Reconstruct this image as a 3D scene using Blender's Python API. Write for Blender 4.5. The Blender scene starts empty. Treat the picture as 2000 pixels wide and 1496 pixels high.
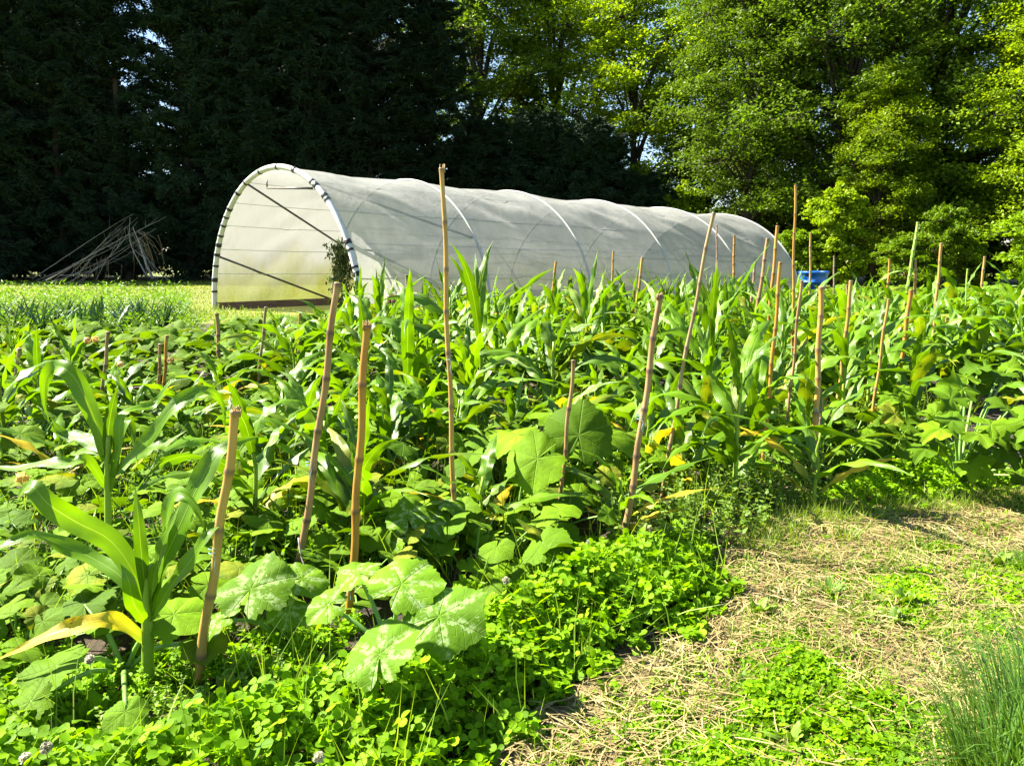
import bpy, math, random
import numpy as np
from mathutils import Vector, Matrix
R = math.radians
rs = np.random.RandomState(7); random.seed(7)
S = bpy.context.scene
COL = S.collection
# ---------------------------------------------------------------- camera
F = 1510.0; H = 1.40; PITCH = math.atan((748-500)/F)
cd = bpy.data.cameras.new('camera'); cam = bpy.data.objects.new('camera', cd); COL.objects.link(cam)
cam.location = (0, 0, H); cam.rotation_euler = (math.pi/2-PITCH, 0, 0)
cd.sensor_width = 36; cd.lens = 36*F/2000; cd.clip_start = .05; cd.clip_end = 3000
S.camera = cam
# ---------------------------------------------------------------- world and sun
SUN_EL = R(44); SX, SY = -0.95, 0.30
w = bpy.data.worlds.new('World'); S.world = w; w.use_nodes = True
nt = w.node_tree; sky = nt.nodes.new('ShaderNodeTexSky'); sky.sky_type = 'NISHITA'; sky.sun_disc = False
sky.sun_elevation = SUN_EL; sky.sun_rotation = math.atan2(SX, SY); sky.ozone_density = 2.5; sky.air_density = 1.0; sky.dust_density = .4
bg = nt.nodes['Background']; bg.inputs['Strength'].default_value = .05
nt.links.new(sky.outputs[0], bg.inputs[0])
sl = bpy.data.lights.new('sun', 'SUN'); sl.energy = 5.0; sl.angle = R(.5); sl.color = (1, .93, .78)
so = bpy.data.objects.new('sun', sl); COL.objects.link(so)
sd = Vector((SX*math.cos(SUN_EL), SY*math.cos(SUN_EL), math.sin(SUN_EL)))
so.rotation_euler = sd.to_track_quat('Z', 'Y').to_euler(); so.location = (0, 0, 60)
S.view_settings.view_transform = 'Standard'; S.view_settings.look = 'None'
S.view_settings.exposure = 2.42; S.view_settings.gamma = 1
try:
    S.cycles.max_bounces = 8; S.cycles.diffuse_bounces = 1; S.cycles.transparent_max_bounces = 12
    S.cycles.sample_clamp_indirect = 6
except Exception: pass

# ---------------------------------------------------------------- placement helpers
def ray(x, y):
    u = (x-1000)/F; v = (748-y)/F
    return np.array([u, math.cos(PITCH)+v*math.sin(PITCH), -math.sin(PITCH)+v*math.cos(PITCH)])
def G(x, y, z=0.0):                       # point where the sight line meets height z
    d = ray(x, y); t = (z-H)/d[2]; return np.array([0, 0, H])+t*d
def PY(x, y, Y):                          # point on the sight line at distance Y
    d = ray(x, y); return np.array([0, 0, H])+d*(Y/d[1])

# ---------------------------------------------------------------- mesh helpers
class MB:
    """collects pieces with per-vertex uv and rnd, then links them as ONE mesh object"""
    def __init__(s): s.v=[]; s.f=[]; s.uv=[]; s.r=[]; s.n=0
    def add(s, V, Fc, uv=None, rnd=None):
        V = np.asarray(V, float); k = len(V)
        Fc = np.asarray(Fc, int)
        s.v.append(V); s.f.append(Fc+s.n)
        s.uv.append(np.zeros((k, 2)) if uv is None else np.asarray(uv, float))
        s.r.append(np.full(k, random.random() if rnd is None else 0.0)+(0 if rnd is None else rnd)); s.n += k
        return s
    def multi(s, T, Fc, uv, M, P, rnd=None):
        """template T placed with matrices M (m,3,3) and offsets P (m,3)"""
        m = len(P); k = len(T)
        if m == 0: return s
        V = np.einsum('mij,kj->mki', M, T)+P[:, None, :]
        FF = (np.asarray(Fc)[None]+(np.arange(m)*k)[:, None, None]).reshape(-1, np.asarray(Fc).shape[1])
        rr = rs.rand(m) if rnd is None else rnd
        return s.add(V.reshape(-1, 3), FF, np.tile(uv, (m, 1)), np.repeat(rr, k))
    def mesh(s, name, smooth=True):
        me = bpy.data.meshes.new(name)
        V = np.concatenate(s.v); UV = np.concatenate(s.uv); RR = np.concatenate(s.r)
        loops = np.concatenate([f.ravel() for f in s.f])
        tot = np.concatenate([np.full(len(f), f.shape[1]) for f in s.f])
        st = np.concatenate([[0], np.cumsum(tot)[:-1]])
        me.vertices.add(len(V)); me.vertices.foreach_set('co', V.ravel().astype(np.float32))
        me.loops.add(len(loops)); me.loops.foreach_set('vertex_index', loops.astype(np.int32))
        me.polygons.add(len(tot)); me.polygons.foreach_set('loop_start', st.astype(np.int32))
        me.polygons.foreach_set('loop_total', tot.astype(np.int32))
        me.polygons.foreach_set('use_smooth', np.full(len(tot), smooth))
        ul = me.uv_layers.new(name='UVMap'); ul.data.foreach_set('uv', UV[loops].ravel().astype(np.float32))
        at = me.attributes.new('rnd', 'FLOAT', 'POINT'); at.data.foreach_set('value', RR.astype(np.float32))
        me.update(calc_edges=True); me.validate()
        return me
    def build(s, name, mat, parent=None, smooth=True):
        me = s.mesh(name, smooth); me.materials.append(mat)
        o = bpy.data.objects.new(name, me); COL.objects.link(o)
        if parent is not None: o.parent = parent
        return o
def tag(o, label=None, cat=None, group=None, kind=None):
    if label: o['label'] = label
    if cat: o['category'] = cat
    if group: o['group'] = group
    if kind: o['kind'] = kind
    return o
def empty(name, loc=(0,0,0), rz=0):
    o = bpy.data.objects.new(name, None); COL.objects.link(o); o.location = tuple(loc); o.rotation_euler = (0, 0, rz)
    o.empty_display_size = .1; return o
def copy_tree(o, parent=None):
    c = o.copy(); COL.objects.link(c); c.parent = parent
    for ch in CH.get(o.name, list(o.children)): copy_tree(ch, c)
    return c
CH = {}
ORD = 'first second third fourth fifth sixth seventh eighth ninth tenth eleventh twelfth thirteenth fourteenth fifteenth sixteenth seventeenth'.split()
def euler_mats(a, b, c):
    """rotation about z by c after tilt about x by a and y by b (arrays)"""
    ca, sa, cb, sb, cc, sc = np.cos(a), np.sin(a), np.cos(b), np.sin(b), np.cos(c), np.sin(c)
    z = np.zeros_like(ca); o = np.ones_like(ca)
    Rx = np.stack([o,z,z, z,ca,-sa, z,sa,ca], -1).reshape(-1,3,3)
    Ry = np.stack([cb,z,sb, z,o,z, -sb,z,cb], -1).reshape(-1,3,3)
    Rz = np.stack([cc,-sc,z, sc,cc,z, z,z,o], -1).reshape(-1,3,3)
    return Rz@Ry@Rx
def nrm(v): v = np.asarray(v, float); return v/(np.linalg.norm(v, axis=-1, keepdims=True)+1e-9)
def tube(mb, pts, rad, n=6, rnd=None, cap=True):
    pts = np.asarray(pts, float); rad = np.broadcast_to(np.asarray(rad, float), (len(pts),))
    T = nrm(np.gradient(pts, axis=0)); ref = np.array([0.3,1,0.2]) if abs(T[:,2]).mean()>.5 else np.array([0,0,1.])
    A = nrm(np.cross(T, ref)); B = np.cross(T, A)
    th = np.linspace(0, 2*np.pi, n, endpoint=False)
    V = pts[:,None]+rad[:,None,None]*(np.cos(th)[None,:,None]*A[:,None]+np.sin(th)[None,:,None]*B[:,None])
    m = len(pts); L = np.concatenate([[0], np.cumsum(np.linalg.norm(np.diff(pts,axis=0),axis=1))])
    uv = np.stack([np.tile(th/(2*np.pi),(m,1)), np.tile(L[:,None],(1,n))], -1).reshape(-1,2)
    i = np.arange(m-1)[:,None]*n; j = np.arange(n)[None]; j2 = (j+1)%n
    Fq = np.stack([i+j, i+j2, i+n+j2, i+n+j], -1).reshape(-1,4)
    k0 = mb.n; mb.add(V.reshape(-1,3), Fq, uv, rnd)
    if cap:
        mb.f.append(np.array([[k0+(m-1)*n+q for q in range(n)]])); mb.f.append(np.array([[k0+q for q in range(n)][::-1]]))
    return mb
def spline(P, n):
    """smooth curve through points"""
    P = np.asarray(P, float); m = len(P)
    if m < 3: 
        t = np.linspace(0,1,n)[:,None]; return P[0]*(1-t)+P[-1]*t
    Q = np.vstack([2*P[0]-P[1], P, 2*P[-1]-P[-2]]); out=[]
    for t in np.linspace(0, m-1-1e-6, n):
        i = int(t); u = t-i; a,b,c,d = Q[i],Q[i+1],Q[i+2],Q[i+3]
        out.append(.5*((2*b)+(-a+c)*u+(2*a-5*b+4*c-d)*u*u+(-a+3*b-3*c+d)*u**3))
    return np.array(out)
def inpoly(P, poly):
    x, y = P[:,0], P[:,1]; r = np.zeros(len(P), bool); q = np.asarray(poly)
    for i in range(len(q)):
        x1,y1 = q[i][:2]; x2,y2 = q[i-1][:2]
        c = ((y1>y)!=(y2>y)) & (x < (x2-x1)*(y-y1)/(y2-y1+1e-12)+x1); r ^= c
    return r
def scatter(poly, n, wob=0):
    q = np.asarray([p[:2] for p in poly]); lo, hi = q.min(0), q.max(0); out = np.zeros((0,2))
    while len(out) < n:
        p = lo+(hi-lo)*rs.rand(n*2, 2)
        pw = p+wob*np.stack([np.sin(p[:,1]*9+p[:,0]*3)+.6*np.sin(p[:,1]*23+p[:,0]*17), np.sin(p[:,0]*11)+.6*np.sin(p[:,0]*27+p[:,1]*13)], -1)
        out = np.vstack([out, p[inpoly(pw, q)]])
    return out[:n]
def gpoly(px): return [G(x, y)[:2] for x, y in px]
def area(poly):
    q = np.asarray([p[:2] for p in poly]); return abs(.5*np.sum(q[:,0]*np.roll(q[:,1],-1)-q[:,1]*np.roll(q[:,0],-1)))
def lump(x, y, k=1.0, s=0.0):
    return .5+.25*np.sin(x*1.7*k+s)*np.cos(y*2.1*k+s*2)+.15*np.sin(x*4.3*k+y*3.1*k+s)+.1*np.sin(y*7.7*k-x*6.1*k+s*3)

# ---------------------------------------------------------------- materials
def mat(name):
    m = bpy.data.materials.new(name); m.use_nodes = True; t = m.node_tree
    return m, t, t.nodes['Principled BSDF'], t.nodes['Material Output']
def node(t, kind, **kw):
    n = t.nodes.new(kind)
    for k, v in kw.items():
        if k.startswith('i_'): n.inputs[k[2:].replace('_',' ')].default_value = v
        else: setattr(n, k, v)
    return n
def mixc(t, fac, a, b, blend='MIX'):
    n = t.nodes.new('ShaderNodeMix'); n.data_type = 'RGBA'; n.blend_type = blend
    for sck, v in ((n.inputs[0], fac), (n.inputs[6], a), (n.inputs[7], b)):
        if isinstance(v, bpy.types.NodeSocket): t.links.new(v, sck)
        elif isinstance(v, (int, float)): sck.default_value = v
        else: sck.default_value = (*v, 1)
    return n.outputs[2]
def math_(t, op, a, b=None, c=None):
    n = t.nodes.new('ShaderNodeMath'); n.operation = op
    for i, v in enumerate((a, b, c)):
        if v is None: continue
        if isinstance(v, bpy.types.NodeSocket): t.links.new(v, n.inputs[i])
        else: n.inputs[i].default_value = v
    return n.outputs[0]
def ramp(t, fac, stops):
    n = t.nodes.new('ShaderNodeValToRGB'); t.links.new(fac, n.inputs[0]); e = n.color_ramp.elements
    while len(e) < len(stops): e.new(.5)
    for q, (p, c) in zip(e, stops): q.position = p; q.color = (*c, 1) if not isinstance(c, float) else (c,c,c,1)
    return n.outputs[0]
def noise(t, scale, detail=3, rough=.55, coord=None, stretch=None):
    tc = t.nodes.new('ShaderNodeTexCoord'); src = tc.outputs['Object'] if coord is None else coord
    if stretch:
        mp = node(t, 'ShaderNodeMapping'); mp.inputs['Scale'].default_value = stretch; t.links.new(src, mp.inputs[0]); src = mp.outputs[0]
    n = node(t, 'ShaderNodeTexNoise'); n.inputs['Scale'].default_value = scale; n.inputs['Detail'].default_value = detail; n.inputs['Roughness'].default_value = rough
    t.links.new(src, n.inputs['Vector']); return n.outputs['Fac']
def attr(t, name):
    n = t.nodes.new('ShaderNodeAttribute'); n.attribute_name = name; return n.outputs['Fac']
def bump(t, b, h, strength=.4, dist=.01):
    n = t.nodes.new('ShaderNodeBump'); n.inputs['Strength'].default_value = strength; n.inputs['Distance'].default_value = dist
    t.links.new(h, n.inputs['Height']); t.links.new(n.outputs[0], b.inputs['Normal']); return n.outputs[0]
def uvxy(t):
    n = t.nodes.new('ShaderNodeUVMap'); s = t.nodes.new('ShaderNodeSeparateXYZ'); t.links.new(n.outputs[0], s.inputs[0]); return s.outputs[0], s.outputs[1], n.outputs[0]
def leaf_mat(name, a, b, yellow=None, trans=.4, rough=.45, spec=.4, kind=None, tcol=(1.4,1.3,.2), nscale=6):
    """leaf: glossy surface that also lets light through"""
    m, t, p, out = mat(name)
    r = attr(t, 'rnd'); c = mixc(t, r, a, b)
    oi = t.nodes.new('ShaderNodeObjectInfo')
    c = mixc(t, ramp(t, oi.outputs['Random'], [(0.0,.55),(.5,0.0)]), c, tuple(x*.45 for x in a)); c = mixc(t, ramp(t, oi.outputs['Random'], [(.6,0.0),(1.0,.4)]), c, tuple(x*1.35 for x in a))
    nz = noise(t, nscale, 3)
    c = mixc(t, ramp(t, nz, [(.35,0.0),(.75,.5)]), c, tuple(x*.6 for x in b))
    u, v, uv = uvxy(t)
    if kind == 'corn':
        e = math_(t,'ABSOLUTE', math_(t,'SUBTRACT',u,.5))
        rib = ramp(t, e, [(.0,1.0),(.012,.8),(.032,0.0)])
        st = math_(t,'SINE', math_(t,'MULTIPLY',u,95.0))
        st = math_(t,'MULTIPLY_ADD',st,.10,.10)
        c = mixc(t, st, c, tuple(x*1.9 for x in b)); c = mixc(t, math_(t,'MULTIPLY',rib,.6), c, (.34,.46,.12))
        bump(t, p, math_(t,'ADD', math_(t,'SINE', math_(t,'MULTIPLY',u,95.0)), math_(t,'MULTIPLY',rib,3.0)), .35, .0015)
        if yellow:
            y1 = ramp(t, math_(t,'ADD', v, math_(t,'MULTIPLY',noise(t,9,3),.5)), [(.25,0.0),(.75,1.0)])
            c = mixc(t, y1, c, yellow)
            c = mixc(t, ramp(t, noise(t,30,3), [(.66,0.0),(.72,1.0)]), c, (.25,.12,.03))
    if kind in ('squash', 'silver'):
        ang = math_(t,'ARCTAN2', v, u); rr = math_(t,'SQRT', math_(t,'ADD', math_(t,'MULTIPLY',u,u), math_(t,'MULTIPLY',v,v)))
        d = math_(t,'PINGPONG', ang, R(27)); dist = math_(t,'MULTIPLY', math_(t,'SINE', d), rr)
        vein = ramp(t, dist, [(.004,1.0),(.02,0.0)])
        d2 = math_(t,'PINGPONG', math_(t,'ADD', math_(t,'MULTIPLY',rr,1.0), math_(t,'MULTIPLY',dist,-.9)), .085)
        v2 = math_(t,'MULTIPLY', ramp(t, d2, [(.0,1.0),(.012,0.0)]), .45)
        vv = math_(t,'MAXIMUM', vein, v2)
        c = mixc(t, math_(t,'MULTIPLY',vv,.22), c, (.25,.40,.08))
        bump(t, p, math_(t,'ADD', math_(t,'MULTIPLY', vv, -1.0), math_(t,'MULTIPLY', noise(t, 40, 4), 1.2)), .6, .004)
        if kind == 'silver':
            near = ramp(t, dist, [(.0,.95),(.05,.7),(.14,.0)])
            sp = math_(t,'MULTIPLY', ramp(t, noise(t, 55, 5, .65), [(.46,0.0),(.54,1.0)]), near)
            core = ramp(t, rr, [(.12,.0),(.3,1.0),(.62,1.0),(.85,.25)])
            c = mixc(t, math_(t,'MINIMUM', math_(t,'MULTIPLY', math_(t,'MULTIPLY', sp, core), 1.3), .5), c, (.44,.56,.27))
            dots = ramp(t, noise(t, 70, 2), [(.68,0.0),(.71,.6)])
            c = mixc(t, dots, c, (.38,.48,.2))
    if kind in ('squash','corn') and not yellow:
        old = math_(t,'MULTIPLY', ramp(t, r, [(.90,0.0),(1.0,.8)]), ramp(t, noise(t, nscale*.8, 3), [(.40,.15),(.62,.9)]))
        c = mixc(t, old, c, (.34,.34,.03))
    t.links.new(c, p.inputs['Base Color']); p.inputs['Roughness'].default_value = rough
    p.inputs['Specular IOR Level'].default_value = spec
    tr = t.nodes.new('ShaderNodeBsdfTranslucent')
    tc = mixc(t, 1.0, c, tcol, 'MULTIPLY'); t.links.new(tc, tr.inputs[0])
    ms = t.nodes.new('ShaderNodeMixShader'); ms.inputs[0].default_value = trans
    t.links.new(p.outputs[0], ms.inputs[1]); t.links.new(tr.outputs[0], ms.inputs[2]); t.links.new(ms.outputs[0], out.inputs[0])
    return m
def plain(name, a, b=None, scale=8, rough=.7, bmp=.3, dist=.01, stretch=None, spec=.3, detail=4):
    m, t, p, out = mat(name); b = b or tuple(x*.6 for x in a)
    nz = noise(t, scale, detail, coord=None, stretch=stretch)
    c = mixc(t, ramp(t, nz, [(.35,0.0),(.65,1.0)]), a, b)
    r = attr(t, 'rnd'); c = mixc(t, math_(t,'MULTIPLY',r,.4), c, tuple(x*.7 for x in a))
    t.links.new(c, p.inputs['Base Color']); p.inputs['Roughness'].default_value = rough; p.inputs['Specular IOR Level'].default_value = spec
    if bmp: bump(t, p, nz, bmp, dist)
    return m
M = {}
M['corn'] = leaf_mat('corn_leaf', (.17,.335,.006), (.055,.135,.003), trans=.38, rough=.36, spec=.4, kind='corn')
M['corn_yellow'] = leaf_mat('corn_leaf_yellowing', (.25,.36,.03), (.20,.30,.03), yellow=(.62,.46,.02), trans=.42, rough=.45, kind='corn', tcol=(1.2,1.1,.3))
M['stalk'] = leaf_mat('corn_stalk', (.32,.46,.05), (.22,.36,.035), trans=.2, rough=.4)
M['squash'] = leaf_mat('squash_leaf', (.170,.31,.007), (.045,.112,.003), trans=.30, rough=.68, spec=.10, kind='squash')
M['silver'] = leaf_mat('courgette_leaf', (.175,.34,.012), (.09,.20,.008), trans=.38, rough=.68, spec=.12, kind='silver')
M['petiole'] = leaf_mat('petiole', (.22,.40,.08), (.15,.30,.05), trans=.15, rough=.45)
M['clover'] = leaf_mat('clover_leaf', (.255,.48,.004), (.08,.19,.003), trans=.42, rough=.6, spec=.12, tcol=(1.4,1.3,.2))
M['weed'] = leaf_mat('weed_leaf', (.20,.32,.03), (.10,.20,.02), trans=.4, rough=.55)
M['carrot'] = leaf_mat('carrot_leaf', (.20,.38,.008), (.07,.18,.006), trans=.38, rough=.5)
M['leek'] = leaf_mat('leek_leaf', (.04,.115,.065), (.025,.075,.045), trans=.15, rough=.4)
M['grass'] = leaf_mat('grass_blade', (.24,.36,.03), (.16,.28,.025), trans=.4, rough=.5)
M['lawn'] = leaf_mat('lawn_blade', (.22,.26,.014), (.14,.19,.012), trans=.4, rough=.5)
M['tuft'] = leaf_mat('tuft_blade', (.18,.34,.05), (.10,.24,.035), trans=.3, rough=.4)
M['broad'] = leaf_mat('broadleaf_tree_leaf', (.185,.285,.022), (.075,.135,.012), trans=.42, rough=.5, spec=.25, tcol=(1.2,1.3,.3), nscale=.35)
M['broad_lime'] = leaf_mat('lime_tree_leaf', (.26,.38,.010), (.13,.22,.008), trans=.45, rough=.45, spec=.22, nscale=.4)
M['shrub'] = leaf_mat('shrub_leaf', (.20,.33,.010), (.08,.16,.006), trans=.4, rough=.5, spec=.2, nscale=.8)
M['conifer'] = leaf_mat('conifer_spray', (.022,.046,.018), (.010,.025,.010), trans=.08, rough=.6, spec=.15, tcol=(1,1,.6), nscale=.5)
M['tomato'] = leaf_mat('tomato_leaf', (.10,.13,.03), (.05,.08,.02), trans=.3, rough=.6)
M['bark'] = plain('bark', (.06,.048,.035), (.03,.024,.018), 5, .9, .8, .03, (1,1,.25))
M['deadwood'] = plain('deadwood', (.30,.28,.26), (.16,.145,.13), 9, .85, .4, .01)
M['straw'] = plain('straw', (.36,.285,.12), (.19,.135,.05), 3, .6, 0)
M['twig_dry'] = plain('dry_stalk', (.42,.30,.18), (.26,.17,.10), 20, .7, .3)
M['petal'] = leaf_mat('squash_petal', (.55,.40,.16), (.50,.38,.24), trans=.4, rough=.6, tcol=(1.1,.95,.5))
M['white'] = leaf_mat('clover_petal', (.60,.58,.48), (.55,.52,.40), trans=.5, rough=.7, spec=.1, tcol=(1,1,.9))
M['twine'] = plain('twine', (.25,.50,.55), (.18,.40,.45), 30, .7, 0)
M['seed'] = plain('dried_seed', (.24,.12,.08), (.14,.07,.05), 30, .8, 0)
M['tub'] = plain('blue_plastic', (.005,.12,.50), (.004,.09,.40), 4, .35, .05, .003, spec=.5)
M['pipe'] = plain('brace_pipe', (.06,.055,.05), (.11,.10,.09), 7, .5, .1)
M['plank'] = plain('plank', (.24,.15,.09), (.13,.08,.05), 3, .8, .4, .01, (1,1,6))
def bamboo(name, a, b, dark):
    m, t, p, out = mat(name); u, v, uv = uvxy(t)
    nz = noise(t, 14, 4, coord=None, stretch=(1,1,.18)); c = mixc(t, ramp(t, nz, [(.35,0.0),(.65,1.0)]), a, b)
    sp = noise(t, 10, 5, .7, stretch=(1,1,.5)); c = mixc(t, ramp(t, sp, [(.56,0.0),(.68,.75)]), c, dark)
    ring = attr(t, 'rnd'); c = mixc(t, ring, c, tuple(x*.8 for x in dark))
    t.links.new(c, p.inputs['Base Color']); p.inputs['Roughness'].default_value = .38; p.inputs['Specular IOR Level'].default_value = .4
    bump(t, p, nz, .25, .002); return m
M['b_orange'] = bamboo('bamboo_orange', (.42,.225,.04), (.32,.15,.025), (.16,.08,.035))
M['b_tan'] = bamboo('bamboo_tan', (.42,.27,.075), (.32,.185,.045), (.17,.11,.07))
M['b_grey'] = bamboo('bamboo_grey', (.31,.225,.11), (.21,.145,.07), (.12,.09,.07))
M['b_mottle'] = bamboo('bamboo_mottled', (.34,.225,.11), (.22,.125,.05), (.09,.05,.04))
M['b_green'] = bamboo('green_cane', (.30,.45,.08), (.22,.36,.06), (.16,.26,.05))
M['b_red'] = bamboo('red_twig', (.36,.24,.18), (.26,.15,.11), (.14,.08,.06))

# ---------------------------------------------------------------- ground, soil bed, path, lawn
def sheet(name, poly, z, m, label, cat=None, n=0):
    mb = MB(); q = np.array([[p[0], p[1], z] for p in poly]); mb.add(q, np.array([list(range(len(q)))]), q[:, :2], 0.5)
    o = mb.build(name, m); tag(o, kind='structure'); return o
gm, t, p, out = mat('ground_grass')
n1 = noise(t, .25, 5); n2 = noise(t, 4, 6, .7)
c = mixc(t, ramp(t, n1, [(.4,0.0),(.6,1.0)]), (.17,.19,.015), (.10,.13,.012)); c = mixc(t, ramp(t, n2, [(.45,0.0),(.62,.6)]), c, (.12,.13,.03))
t.links.new(c, p.inputs['Base Color']); p.inputs['Roughness'].default_value = .9; bump(t, p, n2, .7, .05)
cp = [(400*math.cos(a), 400*math.sin(a)) for a in np.linspace(0, 2*np.pi, 64, endpoint=False)]
sheet('ground', cp, 0, gm, 'ground')
sm, t, p, out = mat('garden_soil')
n1 = noise(t, 1.1, 5, .6); n2 = noise(t, 45, 5, .7)
c = mixc(t, ramp(t, n1, [(.4,0.0),(.62,1.0)]), (.030,.021,.014), (.075,.052,.028)); c = mixc(t, ramp(t, n2, [(.52,0.0),(.7,.6)]), c, (.15,.11,.05))
t.links.new(c, p.inputs['Base Color']); p.inputs['Roughness'].default_value = .95; bump(t, p, n2, .9, .03)
def wobble(poly, amp, step=.25, seed=0):
    out = []
    for i in range(len(poly)):
        a = np.array(poly[i][:2]); b = np.array(poly[(i+1)%len(poly)][:2]); d = b-a; L = np.linalg.norm(d); n = max(1, int(L/step)); nn = np.array([-d[1], d[0]])/L
        for k in range(n):
            q = a+d*k/n; out.append(q+nn*amp*(math.sin(q[0]*5+seed)+.6*math.sin(q[1]*11+q[0]*7+seed)))
    return out
SOIL = gpoly([(-900,1900),(300,1760),(900,1560),(1050,1400),(1390,1230),(1450,1060),(1560,1000),(1720,960),(2050,945),(2600,900)])+[(18,24.5),(12,25.5),(-3.0,16.8),(-9,15.6),(-16,15)]
sheet('soil_bed', wobble(SOIL, .05, .3), .004, sm, 'soil')
pm, t, p, out = mat('straw_path')
n1 = noise(t, 2.2, 5, .6); n2 = noise(t, 60, 6, .75, stretch=(1,.35,1)); n3 = noise(t, 60, 6, .75, stretch=(.35,1,1))
nn = math_(t, 'MAXIMUM', n2, n3)
c = mixc(t, ramp(t, nn, [(.42,0.0),(.66,1.0)]), (.11,.075,.028), (.33,.255,.095)); c = mixc(t, ramp(t, n1, [(.5,0.0),(.7,.5)]), c, (.16,.17,.04))
t.links.new(c, p.inputs['Base Color']); p.inputs['Roughness'].default_value = .8; bump(t, p, nn, .8, .02)
PATH = gpoly([(900,1700),(930,1500),(1090,1360),(1400,1200),(1440,1060),(1560,1000),(1720,968),(2050,955),(2700,930)])+[(14,5.0),(6,1.0),(2,.6)]
sheet('path', wobble(PATH, .04, .25, 2), .008, pm, 'path')

# ---------------------------------------------------------------- polytunnel
AZ, TW, TH, TL, PH, TH5, TW5, TDZ = .854, 6.006, 3.436, 17.478, .694, 3.132, 6.829, -.193
TP0 = G(420, 605); TAX = np.array([math.sin(AZ), math.cos(AZ), 0]); TPR = np.array([math.cos(PH), -math.sin(PH), 0])
def tun(s, t, grow=0.0):
    """point on the tunnel skin, s 0..1 along, t 0 right foot .. pi left foot"""
    w_ = TW+(TW5-TW)*s; h_ = TH+(TH5-TH)*s; c0 = TP0+TPR*TW/2+TAX*TL*s+np.array([0,0,TDZ*s])
    return c0+TPR*(w_/2+grow)*math.cos(t)+np.array([0,0,1.0])*(h_+grow)*math.sin(t)
tunnel = empty('polytunnel', TP0); tag(tunnel, 'long arched polytunnel with milky plastic cover and black and white banded front hoop', 'polytunnel')
def off(o): o.location = -Vector(TP0); return o
fm, t, p, out = mat('tunnel_film')
geo = t.nodes.new('ShaderNodeNewGeometry'); sx = t.nodes.new('ShaderNodeSeparateXYZ'); t.links.new(geo.outputs['Position'], sx.inputs[0])
u, v, uv = uvxy(t)     # u along 0..1, v around 0 right foot..1 left foot
zz = sx.outputs[2]
nA = noise(t, 1.1, 5, .6, stretch=(1,1,.45)); nB = noise(t, 3.2, 5, .65, stretch=(1,1,.35))
base = mixc(t, ramp(t, nB, [(.35,0.0),(.7,1.0)]), (.47,.475,.465), (.36,.365,.35))
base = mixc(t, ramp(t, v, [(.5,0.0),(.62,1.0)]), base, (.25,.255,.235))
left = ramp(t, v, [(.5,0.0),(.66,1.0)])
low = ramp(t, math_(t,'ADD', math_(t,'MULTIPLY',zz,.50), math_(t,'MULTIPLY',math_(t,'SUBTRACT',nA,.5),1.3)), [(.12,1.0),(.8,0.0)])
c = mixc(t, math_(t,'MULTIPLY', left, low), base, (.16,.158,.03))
alg = ramp(t, math_(t,'ADD', math_(t,'MULTIPLY',zz,.45), math_(t,'MULTIPLY',math_(t,'SUBTRACT',nB,.5),1.6)), [(.18,.75),(.55,0.0)])
c = mixc(t, math_(t,'MULTIPLY', alg, .6), c, (.17,.20,.07))
t.links.new(c, p.inputs['Base Color']); p.inputs['Roughness'].default_value = .42; p.inputs['Specular IOR Level'].default_value = .35
wv = node(t, 'ShaderNodeTexNoise'); wv.inputs['Scale'].default_value = 1.0; wv.inputs['Detail'].default_value = 4
mp = node(t, 'ShaderNodeMapping'); mp.inputs['Scale'].default_value = (14, 5, 1); mp.inputs['Rotation'].default_value = (0,0,R(35)); t.links.new(uv, mp.inputs[0]); t.links.new(mp.outputs[0], wv.inputs['Vector'])
bn = bump(t, p, math_(t,'ADD', wv.outputs['Fac'], math_(t,'MULTIPLY', nB, .3)), .7, .12)
tr = t.nodes.new('ShaderNodeBsdfTranslucent'); t.links.new(c, tr.inputs[0]); t.links.new(bn, tr.inputs['Normal'])
ms = t.nodes.new('ShaderNodeMixShader'); ms.inputs[0].default_value = .5; t.links.new(p.outputs[0], ms.inputs[1]); t.links.new(tr.outputs[0], ms.inputs[2])
tp = t.nodes.new('ShaderNodeBsdfTransparent'); ms2 = t.nodes.new('ShaderNodeMixShader')
ms2.inputs[0].default_value = .17
t.links.new(ms.outputs[0], ms2.inputs[1]); t.links.new(tp.outputs[0], ms2.inputs[2]); t.links.new(ms2.outputs[0], out.inputs[0])
NS, NT = 240, 110
V = []; UVs = []
for i in range(NS+1):
    s = i/NS; bay = (s*5) % 1.0; sag = math.sin(math.pi*bay)**2
    for j in range(NT+1):
        tt = math.pi*j/NT
        g = -.065*sag*(.4+.6*math.sin(tt)) - .025*sag*math.sin(tt*9+s*30)*math.sin(bay*7+tt*4)-.025*sag*math.sin((tt*3.2+bay*1.7)*6)+.028*sag*math.sin(tt*11-bay*9+s*13)*math.sin(tt)+.015*sag*math.sin(tt*23+bay*15+s*41)
        P = tun(s, tt, g); V.append(P); UVs.append((s, j/NT))
ii = np.arange(NS)[:,None]*(NT+1); jj = np.arange(NT)[None]
Fq = np.stack([ii+jj, ii+jj+1, ii+NT+2+jj, ii+NT+1+jj], -1).reshape(-1,4)
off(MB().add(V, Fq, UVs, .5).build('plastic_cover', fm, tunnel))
mb = MB(); V = [tun(1, math.pi*j/40, -.02) for j in range(41)]; c0 = (V[0]+V[-1])/2; V.append(c0)
mb.add(V, [[j, j+1, 41] for j in range(40)], [(1, .25)]*42, .5); off(mb.build('end_panel', fm, tunnel))
hm = plain('hoop_tube', (.52,.52,.49), (.42,.42,.39), 6, .4, .1)
white = plain('white_tube_sleeve', (.62,.62,.60), (.52,.52,.44), 5, .45, .15, .005); black = plain('black_clip', (.02,.02,.022), (.03,.03,.03), 5, .5, 0)
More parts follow.
